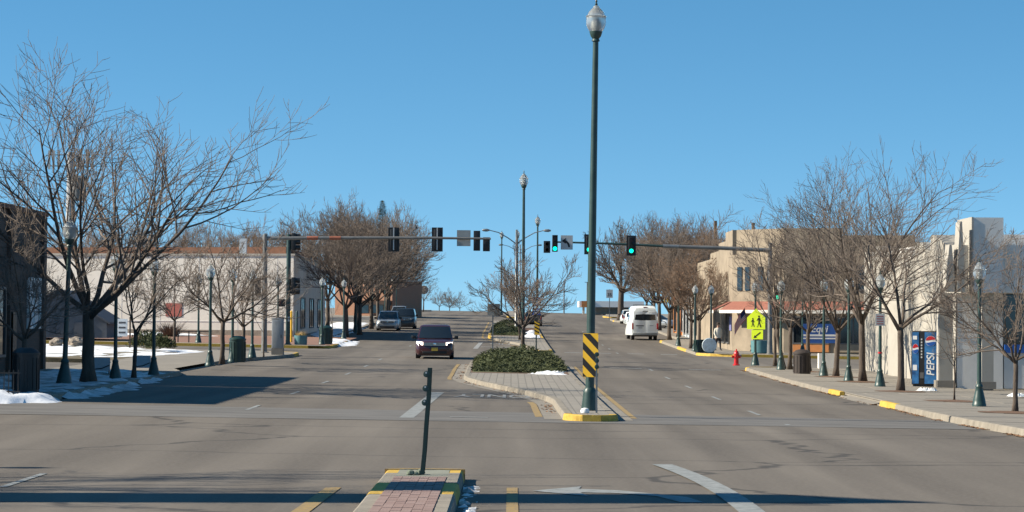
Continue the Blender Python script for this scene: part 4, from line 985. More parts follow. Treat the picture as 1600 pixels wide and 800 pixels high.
# grey benches on the shaded pavement
for px, py, lab in ((157, 584, 'grey panel bench between the large tree and a dark lamp'), (221, 579.5, 'grey panel bench right of the slender tree')):
    q = G(px, py); t = thing('bench', lab, 'bench', q, R(6), 'grey panel benches')
    MB().box((0, 0, .34), (.66, .03, .46), rx=R(-8)).build('back_panel', mat('bench_panel', (.42, .43, .45), .6, var=.1), t)
    MB().box((0, .24, .40), (.66, .42, .04)).build('seat', M_CAB, t)
    for s in (-1, 1): MB().box((s*.29, .2, .2), (.04, .40, .4)).build('leg', M_STEELG, t)
    MB().tube([(-.2, -.035, .16), (.05, -.04, .19), (.30, -.035, .30)], .02, 5).build('brace', M_BLACK, t)
# iron railing by the brick building
q = G(6, 618); t = thing('iron_railing', 'short black iron railing by the brick building corner', 'railing', q)
for k in range(9): MB().box((-.6+k*.12, 0, .33), (.022, .022, .66)).build('baluster', M_BLACK, t)
for z in (.10, .58): MB().box((-.12, 0, z), (1.06, .03, .035)).build('rail', M_BLACK, t)
# hydrant
q = G(1150.5, 571); t = thing('fire_hydrant', 'red fire hydrant at the corner by the crossing sign', 'hydrant', q)
MB().lathe([(.17, 0), (.17, .05), (.115, .07), (.105, .50), (.135, .52), (.135, .56), (.12, .60), (.085, .69), (.03, .73), (.03, .79), (.01, .80)], 18).build('barrel', M_RED, t, True)
for s in (-1, 1): MB().lathe([(.065, 0), (.065, .08), (.05, .10), (.02, .12)], 12, (s*.10 if s > 0 else -.22, 0, .42), 0, 'x').build('side_cap', M_RED, t, True)
MB().lathe([(.085, 0), (.085, .09), (.03, .12)], 14, (0, -.22, .38), 0, 'y').build('front_cap', M_RED, t, True)
# vending machine
q = G(1446, 597); hv = (597-511)/FPX*92.3; yaw = R(-12)
t = thing('vending_machine', 'blue cola vending machine with PEPSI lettering against the white wall', 'vending machine', ((1446-800)/FPX*92.3, 92.3, gz(15.3, 92.3)+.16), yaw)
wv, dv = .94, .72
MB().box((0, 0, hv/2+.03), (wv, dv, hv-.06)).build('cabinet', M_BLACK, t, bevel=.025)
MB().box((0, -.02, .03), (wv*.9, dv*.8, .06)).build('foot', M_BLACK, t)
sp_ = MB().box((.22, -dv/2-.006, hv/2+.03), (.44, .012, hv*.93)).build('front_panel', M_PBLUE, t)
mb = MB(); text_into(mb, 'PEPSI', .40, (.23, -dv/2-.018, hv*.40), .004, 0, lambda v: Vector((-v.y, -v.z, v.x)), shear=.15, width=.95); mb.build('lettering', M_WHITE, sp_, fix=False)
def logo(par, frame, r):
    MB().add([frame(r*math.cos(2*PI*k/28), r*math.sin(2*PI*k/28), .004) for k in range(28)], [tuple(range(28))]).build('logo_white', M_WHITE, par)
    wav = lambda x, o: o+.10*r*math.sin(x/r*2.4)
    for nm, m, up in (('logo_red', M_RED, 1), ('logo_blue', M_BLUE, -1)):
        xs = [-.93*r+1.86*r*k/16 for k in range(17)]; o_ = .20*r*up
        top = [(x, up*math.sqrt(max(0, .92*r*r-x*x))) for x in xs]; bot = [(x, wav(x, o_)) for x in xs]
        vs = [frame(x, max(z, wav(x, o_)) if up > 0 else min(z, wav(x, o_)), .008) for x, z in top]+[frame(x, z, .008) for x, z in bot]
        MB().add(vs, [(k, k+1, 18+k, 17+k) for k in range(16)]).build(nm, m, par, fix=False)
logo(sp_, lambda x, z, d: (.22+x, -dv/2-.012-d, hv*.82+z), .19)
fp = MB().box((-.33, -dv/2-.006, hv/2+.03), (.24, .012, hv*.93)).build('side_strip', M_PBLUE, t)
logo(fp, lambda x, z, d: (-.33+x*.62, -dv/2-.012-d, hv*.68+z), .18)
for z, h_ in ((hv*.88, .14), (hv*.34, .20)): MB().box((-.35, -dv/2-.016, z), (.15, .008, h_)).build('print_block', M_WHITE, fp)
for k in range(7): MB().box((-.11, -dv/2-.006, hv*.85-k*.11), (.05, .014, .06)).build('button', M_SIGNW, t)
MB().box((-.10, -dv/2-.01, hv*.20), (.14, .02, .22)).build('delivery_slot', M_FRAME, t)
# stone boulder and bushes at the lawn
def rock(px, Y, s, label, dz=.4):
    rnd = random.Random(px); q = on(px, Y, dz); mb = MB(); pr = []
    me = bpy.data.meshes.new('boulder'); bm = bmesh.new(); bmesh.ops.create_icosphere(bm, subdivisions=3, radius=s)
    for v in bm.verts: v.co *= 1+.35*noise.noise(v.co*2.2/s+Vector((px, 0, 0))); v.co.z *= .62
    bm.to_mesh(me); bm.free(); me.materials.append(M_ROCK); tag(link('boulder', me, None, q+Vector((0, 0, s*.2))), label, 'boulder')
rock(88, 127, .35, 'weathered boulder at the back edge of the snowy lawn'); rock(119, 128, .42, 'pale boulder beside the large tree trunk on the lawn')
for px, Y, s, lab in ((232, 126, .95, 'green and brown evergreen bush left of the lawn edge tree'), (250, 124, .7, 'dark low evergreen bush at the lawn edge tree foot')):
    q = on(px, Y, .35); mb = MB(); rnd = random.Random(px)
    for _ in range(1100):
        u = Vector((rnd.gauss(0, 1), rnd.gauss(0, 1), abs(rnd.gauss(0, 1)))).normalized()*rnd.uniform(.5, 1); c = Vector((u.x*s*1.1, u.y*s*.8, u.z*s*.85)); d = (u+Vector((rnd.gauss(0, .4), rnd.gauss(0, .4), .3))).normalized()*rnd.uniform(.1, .2)
        w_ = d.cross(Vector((rnd.gauss(0, 1), rnd.gauss(0, 1), 1))).normalized()*.035; mb.add([c-w_*.5, c+d*.5+w_, c+d, c+d*.5-w_], [(0, 1, 2, 3)])
    t = thing('evergreen_bush', lab, 'bush', q); mb.build('foliage', M_JUN, t, fix=False); MB().tube([(0, 0, -.05), (0, 0, s*.5)], [.06, .03], 6).build('stem', M_BARK, t)
q = on(266, 168); mb = MB(); rnd = random.Random(2)
for _ in range(500):
    d = Vector((rnd.gauss(0, .7), rnd.gauss(0, .6), rnd.uniform(.3, 1.2))); w_ = Vector((.02, .01, 0)); b = Vector((rnd.gauss(0, .2), 0, 0)); mb.add([b-w_, b+w_, b+d*rnd.uniform(.6, 1.1)], [(0, 1, 2)])
tag(mb.build('dry_bush', M_TWIGR, None, False, q, fix=False), 'dry brown bush at the foot of the beige wall under the red panel', 'bush')
#--PART4--
# ------------------------------------------------------------------ buildings (written in world metres, stored relative to their base)
def wb(mb, name, m, root, par=None, **k):
    b = root.location; mb.v = [(x-b.x, y-b.y, z-b.z) for x, y, z in mb.v]; return mb.build(name, m, par or root, **k)
def yz_window(root, x, y0, y1, z0, z1, out=-1, frame=M_FRAME, glass=M_GLASS, mull=1):
    """window in a wall of constant x; out = direction of the wall's outside"""
    w_ = wb(MB().box((x+out*.01, (y0+y1)/2, (z0+z1)/2), (.06, y1-y0, z1-z0)), 'window', glass, root)
    fr = MB()
    for yy in (y0, y1): fr.box((x+out*.05, yy, (z0+z1)/2), (.09, .09, z1-z0+.09))
    for zz in (z0, z1): fr.box((x+out*.052, (y0+y1)/2, zz), (.094, y1-y0-.09, .09))
    for k in range(mull): fr.box((x+out*.046, y0+(y1-y0)*(k+1)/(mull+1), (z0+z1)/2), (.07, .05, z1-z0-.09))
    wb(fr, 'window_frame', frame, root, w_); return w_
def xz_window(root, y, x0, x1, z0, z1, frame=M_FRAME, glass=M_GLASS, mull=1):
    w_ = wb(MB().box(((x0+x1)/2, y-.01, (z0+z1)/2), (x1-x0, .06, z1-z0)), 'window', glass, root); fr = MB()
    for xx in (x0, x1): fr.box((xx, y-.05, (z0+z1)/2), (.09, .09, z1-z0+.09))
    for zz in (z0, z1): fr.box(((x0+x1)/2, y-.052, zz), (x1-x0-.09, .094, .09))
    for k in range(mull): fr.box((x0+(x1-x0)*(k+1)/(mull+1), y-.046, (z0+z1)/2), (.05, .07, z1-z0-.09))
    wb(fr, 'window_frame', frame, root, w_); return w_
# dark brick pair on the left
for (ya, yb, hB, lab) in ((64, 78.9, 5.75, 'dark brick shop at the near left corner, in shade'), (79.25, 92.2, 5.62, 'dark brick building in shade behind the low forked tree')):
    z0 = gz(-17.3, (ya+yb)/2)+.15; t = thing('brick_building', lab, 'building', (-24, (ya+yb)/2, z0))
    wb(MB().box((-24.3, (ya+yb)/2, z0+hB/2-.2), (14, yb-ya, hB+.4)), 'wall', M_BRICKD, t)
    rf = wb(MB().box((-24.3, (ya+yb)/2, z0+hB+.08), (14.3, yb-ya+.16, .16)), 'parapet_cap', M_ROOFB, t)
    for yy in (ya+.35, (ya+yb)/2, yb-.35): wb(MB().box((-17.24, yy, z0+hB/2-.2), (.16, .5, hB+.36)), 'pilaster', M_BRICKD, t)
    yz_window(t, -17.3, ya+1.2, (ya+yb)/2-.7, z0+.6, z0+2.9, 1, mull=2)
    w_ = yz_window(t, -17.3, yb-3.1, yb-.9, z0+1.55, z0+3.3, 1, frame=M_WHITE, glass=mat('bright_reflection', (.55, .57, .58), .6), mull=1)  # bright pane colour stands in for a reflection in the glass
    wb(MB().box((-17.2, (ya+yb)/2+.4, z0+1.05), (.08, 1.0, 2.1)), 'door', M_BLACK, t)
# unseen pylon added left of the view to cast a shadow on the near road
t = thing('shadow_pylon', 'tall unseen pylon added to shade the near road', 'pylon', (-17, 31.6, .15))
MB().prism([(-.85, 0), (.85, 0), (.85, 13.2), (-.6, 14.4), (-.85, 13.4)], 'x', -.3, .3).build('shaft', M_CONC, t)
MB().box((0, 0, .25), (1.2, 2.3, .5)).build('plinth', M_CONC, t)
MB().prism([(-.75, 10.0), (.75, 10.0), (.75, 12.6), (-.75, 12.6)], 'x', .303, .36).build('panel', M_BLUE, t)
# beige block building, its front turned a little to the sun
cX, cY = -15.4, 176.0; a_ = R(12); z0 = gz(cX, cY)+.15; Hb = P(471, 399.5, cY).z-z0; Lw = 25.0
t = thing('beige_building', 'long low beige block building with red wall panel behind the lawn', 'building', (cX, cY, z0))
fx = lambda s: (cX-s*math.cos(a_), cY+s*math.sin(a_))
A, B = fx(0), fx(Lw); Cc, D = (cX, cY+30), (cX-Lw, cY+34)
wb(MB().prism([A, B, D, Cc], 'z', z0-.8, z0+Hb), 'wall', M_WALLB, t)
ct = MB().prism([(A[0]+.10, A[1]-.10), (B[0]-.1, B[1]-.1), (D[0]-.1, D[1]+.1), (Cc[0]+.1, Cc[1]+.1)], 'z', z0+Hb+.002, z0+Hb+.14)
wb(ct, 'coping', M_WALLW, t)
def face(s, z, w, h, d, name, m, par=None):
    c = fx(s); n = Vector((-math.sin(a_), -math.cos(a_), 0)); return wb(MB().box((c[0]+n.x*d/2, c[1]+n.y*d/2, z), (w, d, h), -a_), name, m, t, par)
sred = None
def s_at(px):
    best = min((abs((800+FPX*fx(s)[0]/fx(s)[1])-px), s) for s in [i*.05 for i in range(int(Lw*20))]); return best[1]
zpx = lambda py, s: P(800, py, fx(s)[1]).z - .007*0
s1, s2 = s_at(285), s_at(260); face((s1+s2)/2, z0+1.85, s2-s1, .95, .04, 'red_panel', mat('faded_red_panel', (.34, .10, .08), .8, var=.15))
for k in range(9): face(1.2+k*2.9, z0+Hb*.5, .03, Hb-.3, .012, 'joint', M_WALLG)
face(Lw/2, z0+1.05, Lw-.2, .05, .03, 'ledge', M_WALLG)
face(Lw/2, z0+.22, Lw-.1, .44, .06, 'plinth', M_ROCK)
wb(MB().prism([(A[0]-1, A[1]+5), (B[0]+3, B[1]+6), (D[0]+3, D[1]-3), (Cc[0]-1, Cc[1]-2)], 'z', z0+Hb+.14, z0+Hb+.75), 'roof', M_ROOFB, t)
for yy in (182, 190, 198): yz_window(t, cX, yy, yy+3.4, z0+.6, z0+2.8, 1)
wb(MB().box((cX-4.0, cY+4, z0+Hb+.75), (.5, .5, 1.1)), 'vent', M_WHITE, t)
# slate block shaped and coloured to stand in for a shadow on the wall
sc = on(112, 150, .3); t = thing('shadow_block', 'slate gabled block standing in for a shadow beyond the snowy lawn', 'shadow stand-in', sc)
MB().prism([(-3.6, 0), (2.1, 0), (2.1, .95), (-.9, 2.75), (-3.6, 1.2)], 'y', 0, 6).build('wall', mat('shadow_slate', (.13, .135, .15), .85, var=.12), t)
MB().prism([(-3.75, 1.22), (-.9, 2.90), (2.3, .95), (2.3, .83), (-.9, 2.76), (-3.75, 1.1)], 'y', -.2, 6.2).build('roof', mat('shadow_slate_dark', (.10, .105, .12), .85, var=.12), t)
for k in range(3): MB().box((-2.4+k*1.5, -.03, .55), (.9, .05, .8)).build('shade_panel', mat('shadow_slate_deep', (.09, .095, .11), .7), t)
# red brick shop far left near the crest
q = on(606, 275); t = thing('brick_shop', 'sunlit red brick shop with dark awning near the crest on the left', 'building', q); ang = R(-22)
r0_ = t; t.rotation_euler = (0, 0, ang)
MB().box((-3.0, 4, 1.9), (7, 8, 4.0)).build('wall', M_BRICKR, t); MB().box((-3.0, 4, 3.98), (7.3, 8.3, .2)).build('coping', M_WALLB, t)
MB().prism([(0, 1.75), (-1.1, 1.35), (-1.1, 1.2), (0, 1.2)], 'x', -3.4, .4).build('awning', M_BLACK, t)
for k in range(2): MB().box((-1.2-k*1.8, -.02, .9), (1.3, .06, 1.1)).build('window', M_GLASS, t)
# white scalloped building on the right
xw = 16.95; ya, yb = 92.5, 118.5; z0 = gz(xw, 100)+.15
t = thing('scalloped_building', 'white building with scalloped street wall, canopy and square tower', 'building', (xw+6, 98, z0))
nb = 7; bay = (yb-ya)/nb
for k in range(nb):
    y_0 = ya+k*bay; pts = []
    for i in range(13):
        u = i/12; pts.append((xw-.42*math.sin(PI*u)**.7-.02, y_0+.03+(bay-.06)*u))
    hk = 5.0+.28*((k*3) % 4-1.5)*.6; mb = MB(); n = len(pts)
    vs = [(x, y, z0-.3) for x, y in pts]+[(x, y, z0+hk+.55*math.sin(PI*i/12)) for i, (x, y) in enumerate(pts)]+[(xw+.4, y, z0+hk+.55*math.sin(PI*i/12)) for i, (x, y) in enumerate(pts)]+[(xw+.4, y, z0-.3) for x, y in pts]
    fs = [(i, i+1, n+i+1, n+i) for i in range(n-1)]+[(n+i, n+i+1, 2*n+i+1, 2*n+i) for i in range(n-1)]+[(2*n+i, 2*n+i+1, 3*n+i+1, 3*n+i) for i in range(n-1)]
    fs += [(0, n, 2*n, 3*n), (n-1, 4*n-1, 3*n-1, 2*n-1)]
    wb(mb.add(vs, fs), 'scalloped_bay', M_WALLW, t, smooth=True)
wb(MB().box((xw+.42+7, (ya+yb)/2+.2, z0+2.7), (14, yb-ya-.2, 5.9)), 'wall', M_WALLG, t)
ze = z0+P(1525, 456, 87).z-z0                                     # underside of the canopy
cz0 = P(1530, 456, 87).z; czt = P(1530, 390, 88).z
wb(MB().box((16.1+8, 90.8, (cz0+czt)/2+.1), (16, 3.2, czt-cz0+.2)), 'canopy_wall', M_WALLG, t)
wb(MB().box((16.08, 90.8, (cz0+czt)/2+.12), (.06, 3.26, czt-cz0+.26)), 'canopy_end', M_WALLW, t)  # sunward end plate in the stucco toned for sun
for (xa, xb, k) in ((.0, .35, 0), (.9, 1.25, 1)):
    pass
# spire-like fins rising where canopy and scallops meet
for (px, top, wpx) in ((1497, 347, 12), (1481, 383, 14)):
    Y = 88.7; c = P(px, 456, Y); tp = P(px, top, Y); wd = wpx/FPX*Y/2
    wb(MB().prism([(c.x-wd, c.z), (c.x+wd, c.z), (c.x+wd*.9, c.z+(tp.z-c.z)*.4), (c.x+wd*.25, tp.z), (c.x-wd*.25, tp.z), (c.x-wd*.9, c.z+(tp.z-c.z)*.4)], 'y', Y-.45-.02*(px % 7), Y+.3), 'fin', M_WALLW, t)
a = P(1520, 457, 88.6); b = P(1568, 340, 88.6)
tw = wb(MB().box(((a.x+b.x)/2, 90.0, (a.z+b.z)/2), (b.x-a.x, 2.8, b.z-a.z)), 'tower', M_WALLG, t)
wb(MB().box((a.x-.02, 90.0, (a.z+b.z)/2), (.06, 2.86, b.z-a.z+.03)), 'tower_edge', M_WALLW, t, tw)  # sunward side of the tower, toned apart from its shaded front
# recess below the canopy: end wall, columns, window
xl_ = P(1486, 560, 92.2).x
wb(MB().box(((xl_+17.9)/2, 91.1, (z0+cz0)/2), (17.9-xl_, .3, cz0-z0+.1)), 'recess_wall', M_WALLG, t)
wb(MB().box((19.3, 91.15, z0+.62), (2.7, .3, 1.3)), 'sill_wall', M_WALLG, t)
wb(MB().box((19.3, 91.05, z0+1.42), (2.7, .42, .30)), 'blue_sill', M_BLUE, t)
wb(MB().box((20.5, 92.40, z0+2.5), (5.2, .1, 1.85)), 'window', M_GLASS, t)
wb(MB().box((26.2, 92.35, (z0+cz0)/2), (6.2, .3, cz0-z0)), 'back_wall', M_BRICKD, t)
wb(MB().box((29.5, 89.6, (z0+cz0)/2), (.5, .5, cz0-z0)), 'column', M_WALLW, t)
wb(MB().box((27, 104, (cz0+czt)/2+.55), (12, 22, 1.2)), 'roof_block', M_WALLG, t)
for px, Y, w_ in ((1476, 91.2, .50), (1541, 89.5, .42)):
    c = P(px, 560, Y); wb(MB().box((c.x, Y, (z0+cz0)/2-.05), (w_, .55, cz0-z0+.1)), 'column', M_WALLW, t)
    wb(MB().box((c.x, Y, z0+.12), (w_+.16, .72, .26)), 'column_foot', M_CONC, t)
wb(MB().box((xw-.05, ya+.5, cz0-.12), (.5, 1.4, .2)), 'canopy_edge', M_WALLG, t)
# rear block beyond the scalloped wall with doorway
t = thing('grey_shop', 'low grey shopfront with dark doorway at the end of the white building', 'shop', (18, 121.2, gz(18, 121)+.15)); z1 = gz(18, 121)
# tan corner building
Y0 = 156.0; cx = 14.1; z0 = gz(cx, Y0)+.15
tt = t; bpy.data.objects.remove(tt)
ht = P(1165, 358, Y0+2).z-z0
t = thing('tan_building', 'tan stucco corner building with stepped parapet, red awning and dark shop windows', 'building', (cx+5, Y0+4, z0))
foot = [(cx, Y0+3.6), (cx+2.9, Y0), (cx+24, Y0-5.4), (cx+24, Y0+34), (cx, Y0+34)]
fa = math.atan2(-5.4, 21.1); fd = Vector((math.cos(fa), math.sin(fa), 0)); fn = Vector((fd.y, -fd.x, 0)); f0 = Vector((cx+2.9, Y0, 0))
def front(s, z, w, h, d, name, m, par=None, off=0.0):
    c = f0+fd*s+fn*(d/2+off); return wb(MB().box((c.x, c.y, z), (w, d, h), fa), name, m, t, par)
def fwin(s0, s1, z0_, z1_):
    w_ = front((s0+s1)/2, (z0_+z1_)/2, s1-s0, z1_-z0_, .05, 'window', M_GLASS)
    for sx_ in (s0, (s0+s1)/2, s1): front(sx_, (z0_+z1_)/2, .09, z1_-z0_+.09, .05, 'window_frame', M_FRAME, w_, .052)
    for zz_ in (z0_, z1_): front((s0+s1)/2, zz_, s1-s0-.1, .09, .046, 'window_frame', M_FRAME, w_, .052)
    return w_
wb(MB().prism(foot, 'z', z0-.3, z0+ht-1.6), 'wall', M_TAN, t)
for i, (k0, k1, dh) in enumerate(((0, 6, 1.6), (6, 12, 1.05), (12, 20, .55), (20, 34, .15))):        # stepped parapet along the street
    wb(MB().box((cx+.22, Y0+3.6+(k0+k1)/2*.89, z0+ht-1.6+dh/2), (.42, (k1-k0)*.89, dh)), 'parapet_step', M_TAN, t)
for i, (k0, k1, dh) in enumerate(((2.9, 6.5, 1.6), (6.5, 11, 1.15), (11, 17, .7), (17, 24, .25))):
    front((k0+k1)/2-2.9, z0+ht-1.6+dh/2, k1-k0, dh, .42, 'parapet_step', M_TAN, None, -.43)
dvx = Vector((2.9, -3.6, 0)).normalized(); mc = Vector((cx+1.45, Y0+1.8, 0)); dn = Vector((-3.6, -2.9, 0)).normalized(); ra = math.atan2(dvx.y, dvx.x); Lc = math.hypot(2.9, 3.6)
def chamf(s, z, w, h, d, name, m, par=None, off=0):
    c = mc+dvx*s+dn*(d/2+off); return wb(MB().box((c.x, c.y, z), (w, d, h), ra), name, m, t, par)
chamf(0, z0+ht-.8, Lc-.05, 1.6, .05, 'parapet_face', M_TAN, None, -.25)
chamf(.4, z0+1.2, 1.5, 2.4, .06, 'door', M_GLASS, t)
for s in (-1.6, -.9): chamf(s, z0+4.6, .42, 1.5, .06, 'window', M_GLASS, t)
for s in (.3, 1.1): chamf(s, z0+4.6, .42, 1.5, .06, 'window', M_GLASS, t)
zaw = P(1180, 486, Y0).z; mb = MB()
for p0, p1 in (((cx-.05, Y0+8), (cx-.05, Y0+3.6)), ((cx, Y0+3.55), (cx+2.9, Y0-.05)), ((cx+2.95, Y0-.05), (cx+13, Y0-.05-10.05*5.4/21.1))):
    d = Vector((p1[0]-p0[0], p1[1]-p0[1], 0)).normalized(); nn = Vector((d.y, -d.x, 0));  nn = nn if nn.dot(Vector((-1, -1, 0))) > 0 else -nn
    a, b = Vector((*p0, zaw+.62)), Vector((*p1, zaw+.62)); c_, d_ = b+nn*1.15+Vector((0, 0, -.55)), a+nn*1.15+Vector((0, 0, -.55))
    vs = [a, b, c_, d_]+[v+Vector((0, 0, -.08)) for v in (a, b, c_, d_)]; m_ = MB().add(vs, [(0, 1, 2, 3), (7, 6, 5, 4), (0, 4, 5, 1), (1, 5, 6, 2), (2, 6, 7, 3), (3, 7, 4, 0)])
    aw = wb(m_, 'awning', M_AWN, t)
    vv = [c_+nn*.005, d_+nn*.005, d_+nn*.005+Vector((0, 0, -.20)), c_+nn*.005+Vector((0, 0, -.20))]
    wb(MB().add(vv, [(0, 1, 2, 3)]), 'valance', M_WALLB, t, aw, fix=False)
for k in range(4):
    fwin(.6+k*2.6, 2.9+k*2.6, z0+.55, zaw-.35)
    front(1.75+k*2.6, z0+.27, 2.3, .5, .08, 'panel', M_ORANGE if k % 2 == 0 else M_TAN)
for k in range(3): fwin(1.4+k*3.2, 2.8+k*3.2, z0+3.9, z0+5.4)
for k in range(4): yz_window(t, cx, Y0+5.2+k*3.3, Y0+7.6+k*3.3, z0+.5, z0+2.6, -1, mull=1)
wb(MB().box((cx-.04, Y0+4.3, z0+1.75), (.05, 1.2, .9)), 'blue_panel', mat('faded_violet_panel', (.15, .16, .34), .7), t)
# shops beyond it along the street
shops = ((190.5, 197, 14.3, 4.9, M_WALLB, 'narrow dark fronted shop with cream pilasters'), (197.2, 208, 14.4, 4.3, M_PALEB, 'pale blue and white striped shopfront'), (208.2, 222, 14.5, 4.2, M_ORANGE, 'orange fronted low shop behind the bare trees'))
for (ya_, yb_, x_, h_, m, lab) in shops:
    z_0 = gz(x_, ya_)+.15; t = thing('shop', lab+' on the right', 'shop', (x_+5, ya_, z_0))
    wb(MB().box((x_+5, (ya_+yb_)/2, z_0+h_/2-.2), (10, yb_-ya_, h_+.4)), 'wall', m, t); wb(MB().box((x_+5, (ya_+yb_)/2, z_0+h_+.1), (10.3, yb_-ya_-.02, .2)), 'coping', M_WALLB, t)
    n = 3
    for k in range(n):
        w = (yb_-ya_)/n; yz_window(t, x_, ya_+k*w+.35, ya_+(k+1)*w-.35, z_0+.4, z_0+2.9, -1)
    for k in range(n+1): wb(MB().box((x_-.06, min(max(ya_+k*(yb_-ya_)/n, ya_+.2), yb_-.2), z_0+1.7), (.14, .36, 3.4)), 'pilaster', M_WHITE if m is M_PALEB else m, t)
# blue banner sign on legs by the corner
q = G(1283, 577); t = thing('banner_sign', 'blue and white board lettered Equi on posts behind a lamp', 'sign', (q.x, 118.2, gz(q.x, 118.2)+.15)); w_ = 1.55
zt, zb = P(1283, 506, 118.2).z-t.location.z, P(1283, 536, 118.2).z-t.location.z
for s in (-.42, .62): MB().box((s, .05, zt/2), (.07, .07, zt)).build('post', M_WOOD, t)
bd = MB().box((.15, 0, (zt+zb)/2), (w_, .04, zt-zb)).build('board', M_BLUE, t)
MB().box((.15, -.024, zb+(zt-zb)*.40), (w_, .008, (zt-zb)*.10)).build('white_stripe', M_WHITE, bd); MB().box((.15, -.024, zb+(zt-zb)*.24), (w_, .008, (zt-zb)*.07)).build('white_stripe', M_WHITE, bd)
mb = MB(); text_into(mb, 'Equi', .46, (.12, -.024, zb+(zt-zb)*.72), .004, 0, lambda v: Vector((v.x, -v.z, v.y)), shear=.2, width=1.0); mb.build('lettering', M_WHITE, bd, fix=False)
MB().box((.45, -.3, .35), (.8, .5, .7)).build('plinth', M_WALLG, t)
# flag on the tan shop corner
fq = Vector((cx-.2, Y0+2.6, 0)); z0t = gz(cx, Y0)+.15
t = thing('flag', 'striped stars and stripes flag on a slanted pole at the tan shop', 'flag', (P(1163, 520, 154.5).x, 154.5, z0t))
A = Vector((.1, .5, 1.1)); zt_ = P(1163, 481, 154.5).z-z0t
A = Vector((.25, .4, 1.55)); B = Vector((0, 0, zt_)); MB().tube([A, B], .018, 6).build('pole', M_WOOD, t)
for k in range(13):
    mb = MB(); vs = []
    for i in range(9):
        for j in (0, 1):
            s = i/8; u = (k+j)/13; base = A.lerp(B, .25+.75*(1-u*.0)-.0)
            pp = B+(A-B)*(.03+u*.55)+Vector((-.62*s-.10*u*s, .04*math.sin(s*6+u*3), -1.05*s+.12*math.sin(s*3)))
            vs.append(pp)
    mb.add(vs, [(2*i, 2*i+2, 2*i+3, 2*i+1) for i in range(8)]); o = mb.build('stripe', M_RED if k % 2 == 0 else M_SIGNW, t, fix=False)
    o.modifiers.new('s', 'SOLIDIFY').thickness = .004
mb = MB(); vs = []
for i in range(5):
    for j in range(5):
        s = i/4*.42; u = j/4*7/13; vs.append(B+(A-B)*(.03+u*.55)+Vector((-.62*s-.10*u*s, .04*math.sin(s*6+u*3)-.008, -1.05*s+.12*math.sin(s*3))))
mb.add(vs, [(i*5+j, (i+1)*5+j, (i+1)*5+j+1, i*5+j+1) for i in range(4) for j in range(4)]); mb.build('canton', mat('flag_navy', (.012, .016, .07), .8), t, fix=False)
# filling station canopy on the crest at the right
q = on(949, 330); t = thing('filling_station', 'low white flat canopy with orange trim on the crest at the right', 'building', q)
MB().box((.6, 6, 1.35), (8.6, 9, .8)).build('canopy', M_WHITE, t)
MB().box((-2.6, 1.45, 1.35), (1.6, .06, .82)).build('orange_trim', M_ORANGE, t)
for x in (-3, 0, 3.6): MB().box((x, 6, .475), (.3, .5, .95)).build('column', M_WALLB, t)
MB().box((.4, 9, .47), (5.6, 2, .94)).build('kiosk', M_WALLG, t)
# yellow lettered sign above the cars on the right
q = on(1040, 268); t = thing('lot_sign', 'band of yellow lettering on a rail above the parked white cars', 'sign', q); zz = P(1040, 467, 268).z-q.z
for x in (-1.5, 1.5): MB().box((x, 0, zz/2), (.12, .12, zz)).build('post', M_GALV, t)
MB().box((0, 0, zz-.45), (3.3, .06, .08)).build('rail', M_GALV, t)
mb = MB()
for k in range(6):
    x = -1.35+k*.54; mb = MB().prism([(x-.2, zz-.38), (x-.06, zz-.38), (x, zz+.1), (x+.06, zz-.38), (x+.2, zz-.38), (x+.07, zz+.4), (x-.07, zz+.4)], 'y', -.05, -.02); mb.build('yellow_shape', M_MYEL, t)
# cell tower
q = on(108, 290, 0); t = thing('cell_tower', 'grey mobile phone mast with antenna frame behind the large tree', 'mast', q); zt = P(108, 238, 290).z-q.z
MB().lathe([(.62, 0), (.55, zt*.6), (.42, zt)], 12).build('pole', mat('mast_grey', (.36, .37, .38), .6, var=.1), t, True)
pf = MB()
for z in (zt-1.6, zt-.3): pf.tube([(-2.6, 0, z), (2.6, 0, z)], .06, 6); 
pf.build('antenna_frame', M_GALV, t)
for x in (-2.5, -2.0, -1.4, 1.2, 1.9, 2.5): MB().box((x, -.2, zt-.9+.15*(x > 0)), (.26, .16, 2.2)).build('antenna', M_SIGNW, t)
MB().lathe([(.9, 0), (.95, .8), (.9, 2.6), (.4, 2.9)], 14, (.9, 0, zt-5.6)).build('equipment_drum', M_STEELG, t, True)
# wooden utility poles and thin horizon poles
for px, top, Y, lab in ((1117, 345, 240, 'wooden utility pole rising from the trees behind the white van'), (1176, 348, 225, 'wooden utility pole behind the tan building')):
    q = on(px, Y, 0); zt = P(px, top, Y).z-q.z; t = thing('utility_pole', lab, 'pole', q); MB().lathe([(.2, 0), (.15, zt)], 10).build('shaft', M_WOOD, t, True); MB().box((0, 0, zt-.6), (.10, 2.0, .12)).build('crossarm', M_WOOD, t)
for px, top, Y, lab in ((881, 440, 345, 'thin grey light pole right of the median at the crest'), (917, 441, 350, 'thin bracket pole behind the tall lamp at the crest')):
    q = on(px, Y, 0); zt = P(px, top, Y).z-q.z; t = thing('light_pole', lab, 'pole', q); MB().lathe([(.1, 0), (.07, zt)], 8).build('shaft', M_STEELG, t, True)
    MB().box((0 if px < 900 else .0, 0, zt), (.35 if px < 900 else .7, .1, .08)).build('head', M_STEELG, t)
